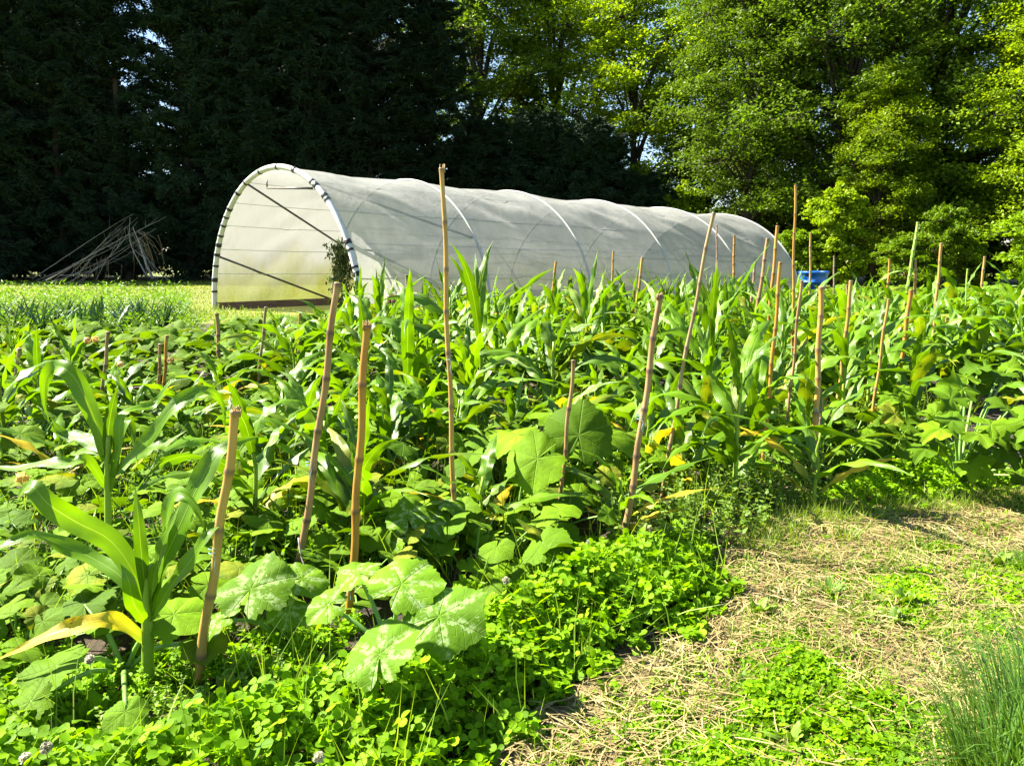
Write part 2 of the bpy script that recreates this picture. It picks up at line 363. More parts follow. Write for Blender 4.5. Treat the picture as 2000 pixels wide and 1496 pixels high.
for i in range(1, 6):
    s = i/5
    off(tube(MB(), [tun(s, math.pi*j/60, .022) for j in range(61)], .030, 7, .2).build('hoop', hm, tunnel))
fh = off(tube(MB(), [tun(0, math.pi*j/60, .0) for j in range(61)], .066, 10, .2).build('front_hoop', white, tunnel))
bands = [.055,.105,.20,.30,.345,.46,.515,.86,.90,1.02,1.07,1.30,1.52,1.76,1.98,2.12,2.30,2.38,2.46,2.55,2.63,2.71,2.80,2.91,3.0]
for a in bands:
    w_ = random.choice([.016,.024,.032])
    o = tube(MB(), [tun(0, a+w_*(q/3-.5)) for q in range(4)], .076, 10, .1).build('clip', black, fh)
wire = plain('wire', (.60,.60,.56), (.5,.5,.46), 5, .5, 0)
for a in (.30,.52,.78,1.12,1.95,2.22,2.45,2.66,2.86):
    off(tube(MB(), [tun(k/50, a, -.05-.03*math.sin(math.pi*((k/10)%1))) for k in range(51)], .008, 5, .2).build('guide_wire', wire, tunnel))
def pipe(a, b, r=.028, nm='brace', m='pipe'):
    off(tube(MB(), [a, b], r, 8, .2).build(nm, M[m], tunnel))
pipe(tun(0, math.pi-.42), tun(.215, math.pi-.02)); pipe(tun(0, math.pi-1.17, -.05), tun(.2, math.pi-.55, -.06))
pipe(tun(0, .55, -.05), tun(.2, .05, -.05)); pipe(tun(0, 1.17, -.05), tun(.2, .6, -.06))
q0 = tun(0, 1.68, -.10); q1 = tun(0, 1.05, -.12); pipe(np.array([q0[0], q0[1], q1[2]+.10]), q1, .025, 'crossbar'); pipe(np.array([q0[0], q0[1], q1[2]+.28]), np.array([q0[0], q0[1], q1[2]+.10]), .018, 'crossbar_hanger')
def plank(a, b, h, th, nm):
    a = np.array(a); b = np.array(b); d = nrm(b-a); n_ = np.array([-d[1], d[0], 0])*th/2; up = np.array([0,0,h]); lo = np.array([0,0,-.05])
    V = [a-n_+lo, b-n_+lo, b+n_+lo, a+n_+lo, a-n_+up, b-n_+up, b+n_+up, a+n_+up]
    off(MB().add(V, [[0,3,2,1],[4,5,6,7],[0,1,5,4],[1,2,6,5],[2,3,7,6],[3,0,4,7]], None, .3).build(nm, M['plank'], tunnel, False))
a = tun(0, math.pi-.02, -.10); b = tun(1, math.pi-.02, -.10); a[2] = b[2] = 0; plank(a, b, .19, .04, 'base_board')
a = tun(0.004, .02, -.10); b = tun(1, .02, -.10); a[2] = b[2] = 0; plank(a, b, .16, .04, 'base_board')

# ---------------------------------------------------------------- blue tub
tubc = PY(1590, 530, 29.0); TZ = tubc[2]
tb = empty('water_tub', (tubc[0], tubc[1], 0)); tag(tb, 'round bright blue plastic tub standing at the far end of the polytunnel', 'tub')
prof = [(.0,.02),(.36,.02),(.37,.0),(.39,.0),(.40,.05),(.46,TZ*.5),(.475,TZ*.5),(.475,TZ*.55),(.465,TZ*.56),(.50,TZ-.10),(.535,TZ-.09),(.54,TZ-.01),(.53,TZ),(.505,TZ),(.50,TZ-.03),(.44,TZ*.5),(.38,.06),(0,.06)]
n_ = 40; V = [(r*math.cos(a), r*math.sin(a), z) for r, z in prof for a in np.linspace(0, 2*np.pi, n_, endpoint=False)]
i_ = np.arange(len(prof)-1)[:,None]*n_; j_ = np.arange(n_)[None]; Fq = np.stack([i_+j_, i_+(j_+1)%n_, i_+n_+(j_+1)%n_, i_+n_+j_], -1).reshape(-1,4)
MB().add(V, Fq, None, .2).build('tub_body', M['tub'], tb)
for a in (0.3, math.pi+.3):
    c_ = np.array([.53*math.cos(a), .53*math.sin(a), TZ-.12]); tn = np.array([-math.sin(a), math.cos(a), 0]); o_ = np.array([math.cos(a), math.sin(a), 0])
    tube(MB(), [c_+tn*.09, c_+tn*.08+o_*.06, c_-tn*.08+o_*.06, c_-tn*.09], .013, 6, .2).build('handle', M['tub'], tb)

# ---------------------------------------------------------------- trees
LT = np.array([[0,-.5,0],[.30,-.05,.05],[0,.5,-.03],[-.30,-.05,.05]]); LF = [[0,1,2,3]]; LUV = np.array([[.5,0],[1,.5],[.5,1],[0,.5]])
def rand_mats(m, tilt=.6, up=True):
    return euler_mats(rs.normal(0, tilt, m), rs.normal(0, tilt, m), rs.rand(m)*2*np.pi)
def broad_tree(name, height, rad, low, leaf, nlobe, nclus, nleaf, matl, seed):
    rs.seed(seed); root = empty(name)
    wood = MB(); fol = MB()
    tz = np.linspace(0, height*.86, 12); wig = np.cumsum(rs.normal(0, .09, (12,2)), 0)
    tr_ = np.stack([wig[:,0], wig[:,1], tz], -1); tube(wood, tr_, np.linspace(.30, .05, 12)*height/16, 9)
    lobes = []
    for k in range(nlobe):
        zf = low+(1-low)*((k+.5)/nlobe)**.9; prof_ = math.sin(math.pi*min(1,max(.12,(zf-low)/(1-low)*.80+.20)))**.6
        a = k*2.4+rs.rand()*.8; r = rad*prof_*rs.uniform(.35,.78)
        c_ = np.array([r*math.cos(a), r*math.sin(a), zf*height]); lobes.append((c_, rad*rs.uniform(.22,.42)))
    for c_, lr in lobes:
        i0 = min(11, max(1, int(11*(c_[2]*.72)/(height*.86)))); p0 = tr_[i0]
        mid = (p0+c_)/2+np.array([0,0,.4]); limb = spline([p0, mid, c_], 8); tube(wood, limb, np.linspace(.11,.03,8)*height/16, 5, cap=False)
        d = nrm(rs.normal(0,1,(nclus,3))); d[:,2] = np.abs(d[:,2])*.9-.25; d = nrm(d)
        cc = c_+d*lr*rs.uniform(.45,1.35,(nclus,1))*np.array([1,1,.8])
        for q, dd in zip(cc[:nclus//2], d): tube(wood, spline([c_, (c_+q)/2+rs.normal(0,.08,3), q], 5), np.linspace(.03,.008,5), 4, cap=False)
        m = nclus*nleaf; ci = np.repeat(np.arange(nclus), nleaf); sz = lr*rs.uniform(.12,.34,nclus)[ci]
        g = rs.normal(0,1,(m,3)); rr = np.linalg.norm(g,axis=1,keepdims=True); g = g/rr*np.minimum(rr,2.7)
        P = cc[ci]+g*sz[:,None]*np.array([1,1,.42])+np.array([0,0,-.12])*(g[:,:2]**2).sum(1,keepdims=True)*sz[:,None]
        out_ = nrm(cc[ci]-c_); s_ = leaf*rs.uniform(.65,1.25,m)
        A = rand_mats(m, .55)*s_[:,None,None]
        fol.multi(LT, LF, LUV, A, P)
    wood.build('trunk', M['bark'], root); fol.build('crown', matl, root, False); CH[root.name] = list(root.children)
    return root
def conifer(name, height, rad, seed, nb=270, ns=300):
    rs.seed(seed); root = empty(name); wood = MB(); fol = MB()
    tube(wood, [(0,0,z) for z in np.linspace(0,height,10)], np.linspace(.28,.03,10), 8)
    T = np.array([[0,0,0],[.11,.35,.02],[0,1,-.08],[-.11,.35,.02]])
    for k in range(nb):
        zf = ((k+rs.rand())/nb)**1.05; z = .15+zf*(height-.4); L = rad*(1-zf)**.55*rs.uniform(.75,1.15)+.35; a = rs.rand()*6.28
        dr = np.array([math.cos(a), math.sin(a), 0]); sag = rs.uniform(-.75,.35)*L
        br = [np.array([0,0,z])+dr*L*f+np.array([0,0,.18*L*math.sin(f*2.2)-sag*f*f])+rs.normal(0,.05,3)*f*L for f in np.linspace(0,1,7)]
        tube(wood, br, np.linspace(.035,.006,7), 4, cap=False)
        br = np.array(br); f = rs.rand(ns)**.75; idx = f*6; i0 = np.minimum(idx.astype(int),5); u_ = (idx-i0)[:,None]
        P = br[i0]*(1-u_)+br[i0+1]*u_; side = np.array([-dr[1], dr[0], 0]); wd = (.75*np.sin(np.pi*np.clip(f,.05,.97))+.08)
        lat = rs.uniform(-1,1,ns); P = P+side*(lat*wd)[:,None]+np.array([0,0,1])*(-.28*lat**2*wd-.12*rs.rand(ns))[:,None]
        yaw = a-math.pi/2-lat*1.0+rs.normal(0,.25,ns); Rm = euler_mats(rs.normal(-.35,.6,ns), rs.normal(0,.8,ns), yaw)
        fol.multi(T, LF, LUV, Rm*(rs.uniform(.22,.42,ns))[:,None,None], P, np.clip(rs.rand(ns)*.7+.3*rs.rand(),0,1))
    wood.build('trunk', M['bark'], root); fol.build('crown', M['conifer'], root, False); CH[root.name] = list(root.children)
    return root
def place(proto, first, x, y, rz, sc, label, cat, group):
    o = proto if first else copy_tree(proto)
    o.location = (x, y, 0); o.rotation_euler = (0, 0, rz); o.scale = (sc[0], sc[0], sc[1]) if isinstance(sc, tuple) else (sc,)*3
    return tag(o, label, cat, group)
def polar(px, Y): return (px-1000)/F*Y*1.0
con = [conifer('conifer_tree', 21, 3.3, 11), conifer('conifer_tree', 21, 3.0, 12), conifer('conifer_tree', 21, 3.6, 13), conifer('conifer_tree', 9.6, 3.6, 14, 230, 330)]
used = set()
CG = 'tall dark conifers of the shaded hedge'
cl = [(-260,43.5,1.0,'dark conifer at the left end of the shaded hedge, beyond the picture edge'),(-120,44,1.02,'dark conifer at the very left edge of the tall hedge'),(15,44.5,.98,'dark conifer behind the thin end of the brush pile'),
 (140,45,1.03,'dark conifer rising behind the middle of the brush pile'),(262,44.5,1.0,'dark conifer right behind the upright post of the brush pile'),(385,45,1.04,'dark conifer left of the polytunnel mouth, beside the sky gaps'),
 (505,44.5,1.02,'dark conifer straight behind the polytunnel front hoop'),(620,45,1.05,'dark conifer behind the right side of the tunnel front'),(735,45.5,1.0,'dark conifer over the second tunnel hoop, left of the tallest cane'),
 (845,46,.85,'dark conifer behind the tip of the tallest bamboo cane'),(950,47,.95,'lower dark conifer under the pale drooping tree'),(1050,47,1.0,'lower dark conifer behind the third tunnel hoop'),(1150,46,.93,'lower dark conifer above the fourth tunnel hoop'),(1240,45,.62,'last and shortest dark conifer before the sunlit wood')]
for k, (px, Y, sc, lb) in enumerate(cl):
    q = k % 3 if k < 10 else 3; place(con[q], q not in used, polar(px,Y), Y, k*1.7, (1.05, sc), lb, 'conifer', CG); used.add(q)
for k, (px, Y) in enumerate([(-200,50),(10,51),(110,50),(200,51),(430,51.5),(510,51),(580,51),(650,51),(730,51.5)]):
    q = (k+1) % 3; place(con[q], False, polar(px,Y), Y, k*2.1+.5, (1.1,.93), 'dark second-row conifer glimpsed through hedge gaps, %s from the left' % ORD[k], 'conifer', 'second row of conifers behind the hedge')
bt = [broad_tree('broadleaf_tree', 17, 5.2, .17, .19, 34, 26, 72, M['broad'], 21),
      broad_tree('broadleaf_tree', 17, 4.8, .15, .185, 34, 26, 72, M['broad'], 22),
      broad_tree('lime_leaved_tree', 15, 4.6, .13, .185, 30, 26, 70, M['broad_lime'], 23)]
used = set(); BG = 'broadleaf trees of the sunlit wood edge'
bl = [(0,925,54,1.28,'pale feathery broadleaf tree rising above the dark conifers at top centre'),(2,1080,56,1.35,'broadleaf tree above the conifers, just right of the top centre'),
 (2,1225,50,1.20,'lime green tree where the conifer hedge ends, beside the bright sky gap'),(0,1380,52,1.05,'tall broadleaf tree behind the bright sky gap'),
 (1,1450,42,1.0,'broadleaf tree standing behind the far end hoop of the tunnel'),(0,1610,40,1.05,'big grey-green broadleaf tree behind the blue tub'),
 (2,1700,36.5,.62,'smaller lime green tree in front of the big ones, over the slanting green cane'),(1,1810,39,1.08,'tall broadleaf tree with sky holes in its top at upper right'),
 (2,1990,34,.80,'yellow-lit lime green tree at the right edge of the picture'),(0,2080,38,1.05,'tall olive broadleaf tree at the upper right corner'),(1,2230,35,1.0,'broadleaf tree just beyond the right edge of the picture')]
for k, (q, px, Y, sc, lb) in enumerate(bl):
    place(bt[q], q not in used, polar(px,Y), Y, k*1.3+.4, sc, lb, 'tree', BG); used.add(q)
for k, (px, Y) in enumerate([(1540,53),(1720,52),(2000,48)]):
    place(bt[k%2], False, polar(px,Y), Y, k*2.2, 1.05, 'tree deep in the wood, half hidden behind the sunlit edge, %s from the left' % ORD[k], 'tree', 'trees deep in the wood')
sb = [broad_tree('wood_shrub', 3.4, 1.5, .06, .17, 16, 12, 90, M['broad_lime'], 33), broad_tree('wood_shrub', 3.0, 1.9, .12, .15, 14, 11, 95, M['shrub'], 31), broad_tree('wood_shrub', 3.0, 1.7, .10, .14, 14, 11, 95, M['shrub'], 32)]
used = set()
sl_ = [(1680,40,1.5,'dark shrub closing the gap left of the slanting green cane'),(1760,41,1.6,'dark shrub closing the gap right of the slanting green cane'),(1850,39,1.5,'dark shrub behind the right sunlit shrubs'),(1930,38,1.5,'dark shrub near the right edge behind the sunlit ones'),(1800,46,1.9,'tall dark shrub deep at the right'),(1570,42,1.5,'dark shrub behind the blue tub, deeper in shade'),(1330,44,1.3,'dark shrub under the bright sky gap'),(1440,39,.9,'shrub behind the tunnel end hoop'),(1540,36,.80,'shrub just left above the blue tub'),(1640,34,.88,'sunlit bushy shrub right of the blue tub'),(1735,33,.80,'sunlit shrub behind the slanting green cane'),
 (1830,32,.85,'sunlit shrub behind the straight tan cane on the right'),(1920,31,.80,'low shrub second from the right edge'),(2010,30,.9,'shrub at the right edge below the yellow-lit tree'),(2120,30,1.0,'shrub beyond the right edge'),
 (1500,46,1.3,'shaded shrub deep behind the tunnel end'),(1600,45,1.3,'shaded shrub deep behind the blue tub'),(1720,44,1.4,'shaded shrub in the dark gap above the slanting green cane'),(1840,43,1.4,'shaded shrub in the dark gap at right'),(1960,42,1.4,'shaded shrub in the dark gap near the right edge'),(2090,40,1.4,'shaded shrub beyond the right edge'),(1240,48,1.3,'shaded shrub behind the fourth tunnel hoop')]
for k, (px, Y, sc, lb) in enumerate(sl_):
    q = k % 3; place(sb[q], q not in used, polar(px,Y), Y+(k*7%5)*.7-1.4, k*1.9, (sc*(.75+.11*(k*5%6)), sc*(.62+.13*(k*3%7))), lb, 'shrub', 'shrubs under the wood edge'); used.add(q)
for k, (px, Y) in enumerate([(-230,50),(-120,51),(10,50),(110,51),(220,50),(330,51),(450,50),(560,51),(680,50),(800,51),(910,50),(1020,51),(1130,52)]):
    for dx, dy, wh in ((0,2,'farther'),(55,-1.5,'nearer')): place(sb[k%2], False, polar(px+dx,Y), Y+dy, k*1.1, 1.7, 'undergrowth shrub in black shade behind the conifers, %s row, %s from the left' % (wh, ORD[k]), 'shrub', 'undergrowth behind the conifer hedge')
rs.seed(41)

# ---------------------------------------------------------------- brush pile
BY = 38.0; bp = empty('brush_pile', (PY(225,548,BY)[0], BY, 0)); tag(bp, 'leaning heap of long bare grey branches in front of the dark conifers', 'brush pile')
def br_(pts, r, seedz=0):
    P = spline([PY(x, y, BY+d)-np.array([bp.location[0], BY, 0]) for x, y, d in pts], 16)
    P += np.cumsum(rs.normal(0,.012,(16,3)),0); mb = MB(); tube(mb, P, np.linspace(r, r*.3, 16), 6)
    for k in range(3):
        i = rs.randint(5,14); d = nrm(P[i+1]-P[i]+rs.normal(0,.45,3)*np.linalg.norm(P[i+1]-P[i])*2); tube(mb, [P[i], P[i]+d*rs.uniform(.3,.8)], [r*.4, r*.12], 4)
    mb.build('branch', M['deadwood'], bp)
ax_ = (248,462,0)
br_([(299,545,0),(285,510,0),(272,472,0.1),(260,440,.1)], .075)
br_([(286,540,-.1),(262,495,0),(252,458,0),(254,420,0)], .035)
for k, (x0, y0, xt, yt) in enumerate([(62,545,262,418),(78,552,270,425),(95,556,248,430),(90,548,320,423),(110,553,302,446),(125,556,290,452),(130,545,245,440),(150,553,262,430),(160,551,258,450),(186,548,252,440),(70,549,310,424),(100,550,284,476),(140,552,240,445),(118,538,180,500)]):
    mx = x0+(xt-x0)*.55; my = y0+(yt-y0)*.55+rs.uniform(2,16)*(1 if k%3 else -.3)
    br_([(x0,y0,rs.uniform(-.9,.6)),(mx,my,rs.uniform(-.4,.4)),(xt,yt,rs.uniform(-.2,.5))], rs.uniform(.012,.026))
for k in range(3):
    x0 = rs.uniform(300,335); br_([(x0,548,rs.uniform(0,1.0)),(285+k,500,.4),(262,455+k,.2)], .014)
mb = MB(); m = 900; hx = rs.uniform(0,1,m); c1 = PY(272,460,BY+.4)-np.array(bp.location); 
for k in range(20):
    a = c1+np.array([rs.normal(0,.3), rs.normal(.2,.3), rs.normal(-.1,.2)]); b = a+np.array([rs.uniform(-.3,.9), rs.uniform(-.3,.3), rs.uniform(-2.0,-.7)])
    tube(mb, spline([a,(a+b)/2+np.array([.12,0,.15]),b],4), [.012,.01,.008,.004], 3, cap=False)
for k in range(14):
    a = PY(rs.uniform(140,240), rs.uniform(500,520), BY+.3)-np.array(bp.location); b = a+np.array([rs.uniform(-.4,.2), 0, -a[2]*rs.uniform(.6,.95)]); tube(mb, [a,b],[.010,.004],3,cap=False)
mb.build('dry_twigs', plain('dry_twig',(.30,.22,.12),(.18,.13,.07),8,.8,0), bp)

# ---------------------------------------------------------------- leaf builders
def ribbon(mb, P, side, width, fold=.25, wave=.0, wk=9.0, nu=5, rnd=None, ph=0):
    P = np.asarray(P); n = len(P); T = nrm(np.gradient(P, axis=0)); side = np.broadcast_to(side, P.shape)
    Sd = nrm(side-T*(side*T).sum(1, keepdims=True)); N = nrm(np.cross(Sd, T))
    us = np.linspace(-1, 1, nu); s = np.linspace(0, 1, n)
    V = P[:,None]+Sd[:,None]*(us[None,:,None]*width[:,None,None])
    lift = np.abs(us)[None]*width[:,None]*fold + wave*np.sin(wk*2*np.pi*s[:,None]*.5+ph+us[None]*1.5)*(us**2)[None]*width[:,None]
    V = V+N[:,None]*lift[...,None]
    uv = np.stack([np.tile((us+1)/2,(n,1)), np.tile(s[:,None],(1,nu))], -1).reshape(-1,2)
    i = np.arange(n-1)[:,None]*nu; j = np.arange(nu-1)[None]; Fq = np.stack([i+j, i+j+1, i+nu+j+1, i+nu+j], -1).reshape(-1,4)
    mb.add(V.reshape(-1,3), Fq, uv, rnd); return mb
def leafw(n, w): s = np.linspace(0,1,n); return w*np.clip((.45+.75*np.sin(np.pi*np.clip(s*1.05,0,1))**.8)*(1-s**3.2)**.9, .01, 2)*.85
def corn_leaf(z0, az, L, w, th0, th1, pw=1.4, twist=0, n=16, x0=.012):
    s = np.linspace(0,1,n); th = th0+(th1-th0)*s**pw; a = az+.35*s*rs.normal()
    st = np.stack([np.sin(th)*np.cos(a), np.sin(th)*np.sin(a), np.cos(th)], -1)*L/(n-1)
    P = np.vstack([[0,0,0], np.cumsum(st, 0)[:-1]])+np.array([math.cos(az)*x0, math.sin(az)*x0, z0])
    side = np.stack([-np.sin(a), np.cos(a), np.zeros(n)], -1); T = nrm(st); tw = twist*s**1.3
    side = side*np.cos(tw)[:,None]+np.cross(T, side)*np.sin(tw)[:,None]
    return ribbon(MB(), P, side, leafw(n, w/2), .32, .50, rs.uniform(5,10), 5, None, rs.rand()*6)
def corn_proto(seed, h, nl, upright=False, yellow=0, tassel=False, wide=1.0):
    rs.seed(seed); root = empty('corn_plant'); mb = MB()
    zs = np.linspace(0, h*.72, 9); tube(mb, np.stack([rs.normal(0,.004,9), rs.normal(0,.004,9), zs], -1), np.linspace(.016,.008,9), 8); mb.build('stalk', M['stalk'], root)
    a0 = rs.rand()*6.28
    for k in range(nl):
        f = (k+.3)/nl; z0 = h*(.08+.60*f); L = h*(.40+.34*math.sin(math.pi*min(1,f*.9+.12)))*rs.uniform(.85,1.15)
        th0 = R(rs.uniform(22,38) if f<.75 else rs.uniform(4,18)); th1 = R(rs.uniform(120,178) if f<.6 else rs.uniform(80,165) if f<.85 else rs.uniform(15,95))
        if upright: th1 *= .65
        lf = corn_leaf(z0, a0+math.pi*k+rs.normal(0,.45), L, (.105 if f<.85 else .07)*wide*rs.uniform(.85,1.15), th0, th1, rs.uniform(1.0,1.9), rs.normal(0,.9))
        lf.build('leaf', M['corn_yellow'] if k < yellow else M['corn'], root)
    if tassel:
        mb = MB()
        for k in range(9):
            a = k*.7; sp_ = 0 if k==0 else R(rs.uniform(14,34)); tube(mb, spline([(0,0,h*.70),(math.sin(sp_)*math.cos(a)*.08, math.sin(sp_)*math.sin(a)*.08, h*.70+.1),(math.sin(sp_)*math.cos(a)*.20, math.sin(sp_)*math.sin(a)*.20, h*.70+.20*math.cos(sp_)+.05)],6), [.004]*5+[.001], 4)
        mb.build('tassel', M['grass'], root)
    CH[root.name] = list(root.children); return root
cp_ = [corn_proto(51,1.15,12,wide=.85), corn_proto(52,1.15,13,True,wide=.8), corn_proto(53,1.15,11,yellow=2,wide=.85), corn_proto(54,1.15,12,tassel=True,upright=True,wide=.8), corn_proto(55,1.15,11,yellow=1,wide=.95), corn_proto(56,1.15,13,wide=.9), corn_proto(57,1.15,9,True,yellow=3,wide=.85)]
used = set()
CNG = 'corn plants in the vegetable plot'
# base x, base y, top y, proto, rotation, label
corn = [
 (150,800,628,1,.8,'upright corn between the leftmost grey cane and the dark-footed small cane'),(232,860,688,0,2.0,'corn just right of the dark-footed small cane'),(372,880,735,5,3.3,'corn in front of the two close canes'),
 (480,800,655,1,4.1,'corn left of the thin grey cane that leans right'),(35,820,628,3,5.0,'tasselled corn behind the leftmost grey cane'),(560,900,700,5,.2,'corn left of the middle of the grey leaning cane'),
 (600,950,730,0,3.1,'corn right behind the middle of the grey leaning cane'),(860,880,690,5,2.2,'corn whose leaves cross the tallest cane above its yellow leaf'),(990,760,585,3,4.0,'tasselled corn between the second and third tunnel hoops'),
 (1060,780,590,0,5.5,'corn with curled dark leaves before the thin twig-topped cane'),(1180,740,560,5,.7,'corn under the thin straight cane of the third bay'),(1265,800,600,0,4.6,'corn just left of the mottled cane top'),
 (1300,900,720,5,1.2,'corn squeezed between the mottled cane and the slanting thin cane'),(1370,900,660,1,2.6,'corn right of the slanting thin cane at mid height'),(1410,760,545,5,.4,'corn behind the tall dark spiky one'),
 (1450,780,560,0,3.7,'corn under the mottled brown cane left of the orange pair'),(1500,880,690,1,5.1,'corn at the lower half of the orange pair of canes'),(1540,760,545,3,2.0,'tasselled corn beside the very tall thin cane'),
 (1600,790,600,1,.9,'corn behind the top of the thick tan cane'),(1650,780,560,5,3.3,'corn between the thick tan and the leaning tan cane'),(1710,770,560,1,4.5,'corn left of the blotchy orange cane top'),
 (1730,850,650,0,1.7,'corn between the long leaning and the blotchy orange cane'),(1790,790,570,5,2.8,'corn right of the blotchy orange cane'),(1870,790,585,0,5.6,'corn left of the orange-tipped one near the right edge'),
 (1980,800,600,1,3.5,'corn above the lobed courgette at the right edge'),(820,790,600,1,.3,'narrow corn just left of the upper tallest cane'),(690,740,560,0,2.3,'corn right below the tomato plant in the tunnel mouth'),
 (340,900,770,0,1.0,'corn with low arching leaves right of the hooked-leaf corn'),(455,930,790,5,4.3,'corn behind the frayed top of the front stake'),(1160,860,700,6,1.6,'yellow-tipped thin corn above the squash with dry blossoms'),
 (1215,830,670,0,2.9,'corn left of the middle of the mottled cane'),(870,680,545,3,5.8,'far tasselled corn beside the tunnel, left of the tallest cane foot'),
 (505,1060,735,2,.4,'corn with pale yellow-green stalk right of the front frayed stake'),
 (640,1030,745,5,1.9,'dark green corn between the grey leaning cane and the orange cane'),
 (700,1090,800,1,.2,'tight upright corn directly behind the orange cane'),
 (795,870,545,0,2.6,'corn with a wide pale drooping leaf left of the tallest cane'),
 (760,960,700,2,3.9,'yellowing corn between the orange cane and the tallest cane'),
 (932,1075,880,6,.9,'small pale corn right of the foot of the tallest cane'),
 (945,830,492,3,.3,'tall slender corn topped by a spike against the second tunnel hoop'),
 (905,900,640,5,4.2,'corn leaning beside the middle of the tallest cane'),
 (1010,800,575,0,5.0,'corn right of the tall spiked corn, below the third tunnel hoop'),
 (1075,850,600,4,1.1,'corn with yellow-tipped leaf above the biggest squash leaf'),
 (1140,760,515,1,2.2,'dark upright corn in front of the third tunnel hoop'),
 (1210,1060,885,6,3.0,'low yellow-green corn at the foot of the mottled cane'),
 (1335,975,790,6,1.4,'small pale corn right of the long slanting thin cane'),
 (1432,985,632,5,.15,'large bright corn in the front row right of the slanting cane'),
 (1462,930,650,0,2.0,'second large corn just behind the large bright front one'),
 (1385,850,505,3,1.1,'tall dark spiky corn in front of the tunnel end'),
 (1345,800,560,1,3.4,'dark corn left of the tall spiky one at the tunnel end'),
 (1525,830,560,1,4.4,'corn between the two crossing canes left of the thick tan cane'),
 (1565,930,660,4,5.7,'corn with arching leaves across the thick tan cane'),
 (1640,860,570,0,.8,'corn behind and right of the thick tan cane'),
 (1690,820,585,2,2.9,'corn with golden lower leaf behind the right slanting canes'),
 (1765,870,640,4,6.0,'corn whose hanging yellow leaf points at the lobed squash'),
 (1230,700,528,1,.5,'corn bunch in front of the fourth tunnel hoop'),
 (1290,720,527,3,1.8,'dark corn bunch right of the fourth tunnel hoop'),
 (1320,740,545,0,5.1,'corn at the right side of the dark bunches by the tunnel'),
 (1045,690,560,5,3.3,'corn before the thin twig-topped cane'),
 (880,720,530,1,4.9,'corn in front of the tunnel, just right of the tallest cane'),
 (915,700,548,0,1.2,'corn with curled tops left of the tall spiked corn'),
 (742,760,528,1,2.7,'corn with hooked top beside the short capped cane'),
 (720,850,590,5,.9,'corn above the broken tip of the orange cane'),
 (650,800,580,0,3.8,'corn behind the upper half of the grey leaning cane'),
 (590,820,600,4,5.3,'corn with yellow leaf behind the three small canes left of centre'),
 (545,780,625,6,.7,'yellowed small corn left of the grey leaning cane'),
 (440,830,690,6,2.4,'corn with drooping bright yellow leaves left of centre'),
 (85,860,650,5,1.5,'corn with arching leaves above the left squash blossoms'),
 (15,900,660,0,4.0,'corn cut by the left edge of the picture'),
 (270,880,735,1,5.5,'thin upright corn behind the hooked-leaf corn'),
 (120,960,800,6,.2,'low corn left of the hooked-leaf corn'),
 (1475,700,530,1,.3,'corn below the dark cane tips in front of the tunnel end hoop'),
 (1560,700,558,0,2.1,'corn below the blue tub, left side'),
 (1622,690,570,4,3.6,'corn below the blue tub, right side'),
 (1680,690,530,5,4.7,'corn under the slanting green cane'),
 (1740,700,545,1,.6,'corn right of the slanting green cane'),
 (1800,720,535,0,1.6,'corn left of the straight tan cane on the right'),
 (1860,700,520,5,2.5,'corn behind the straight tan cane on the right'),
 (1905,800,585,4,3.1,'corn with orange-tipped leaf near the right edge'),
 (1955,740,545,0,4.1,'corn by the right edge above the lobed squash'),
 (1990,700,500,1,5.2,'tall corn at the extreme right edge'),
 (1930,670,540,2,.9,'far corn near the right edge under the shrubs'),
 (1420,690,540,0,3.2,'far corn right of the slender slanting cane'),
 (1110,650,545,6,4.4,'pale far corn in front of the tunnel side'),
 (975,650,560,0,2.3,'far corn close to the tunnel, right of the tall spiked corn'),
 (1510,790,600,5,2.9,'corn at the crossing of the orange-tan canes'),
 (1590,1000,780,6,5.9,'low corn at the foot of the thick tan cane with one golden leaf'),
 (1835,800,620,1,1.9,'corn behind the hanging yellow leaf on the right'),
 (2050,860,590,0,2.0,'corn beyond the right edge of the picture'),
 (2120,760,540,5,3.0,'far corn beyond the right edge of the picture')]
for k, x in enumerate([700,765,830,900,960,1020,1090,1150,1205,1265,1330,1375,1440,1505,1550]): corn.append((x+rs.uniform(-10,10), rs.uniform(665,700), rs.uniform(522,560), [1,0,3,5,1,6,0][k%7], k*1.9, 'corn in the far row along the tunnel side, %s from the left' % ORD[k]))
for k, x in enumerate([560,625,705,775,850,910,985,1055,1125,1190,1280,1350]): corn.append((x+rs.uniform(-12,12), rs.uniform(760,810), rs.uniform(590,640), [5,0,1,2,0,5,1][k%7], k*2.3+1, 'corn in the row across the middle of the bed, %s from the left' % ORD[k]))
for k, x in enumerate([570,680,750,840,905,1000,1090,1270,1380]): corn.append((x+rs.uniform(-12,12), rs.uniform(900,960), rs.uniform(700,760), [6,5,2,0,6,1,5][k%7], k*2.9+.5, 'corn in the nearer middle row behind the front canes, %s from the left' % ORD[k]))
for k, x in enumerate([1590,1650,1720,1775,1830,1890,1945,1985]): corn.append((x+rs.uniform(-10,10), rs.uniform(720,770), rs.uniform(545,590), [0,5,1,3,0,2,5][k%7], k*1.3+.5, 'corn in the dense right-hand block under the shrubs, %s from the left' % ORD[k]))
for k, (x, yb, yt, q, rz, lb) in enumerate(corn):
    g = G(x, yb); h = PY(x, yt, g[1])[2]; h = max(.45, min(1.75, h)); scz = h/1.15*1.02
    o = cp_[q] if q not in used else copy_tree(cp_[q]); used.add(q)
    o.location = tuple(g); o.rotation_euler = (rs.normal(0,.03), rs.normal(0,.03), rz); sxy = .45*scz+.62; o.scale = (sxy*.95, sxy*.95, scz)
    tag(o, lb, 'corn', CNG)
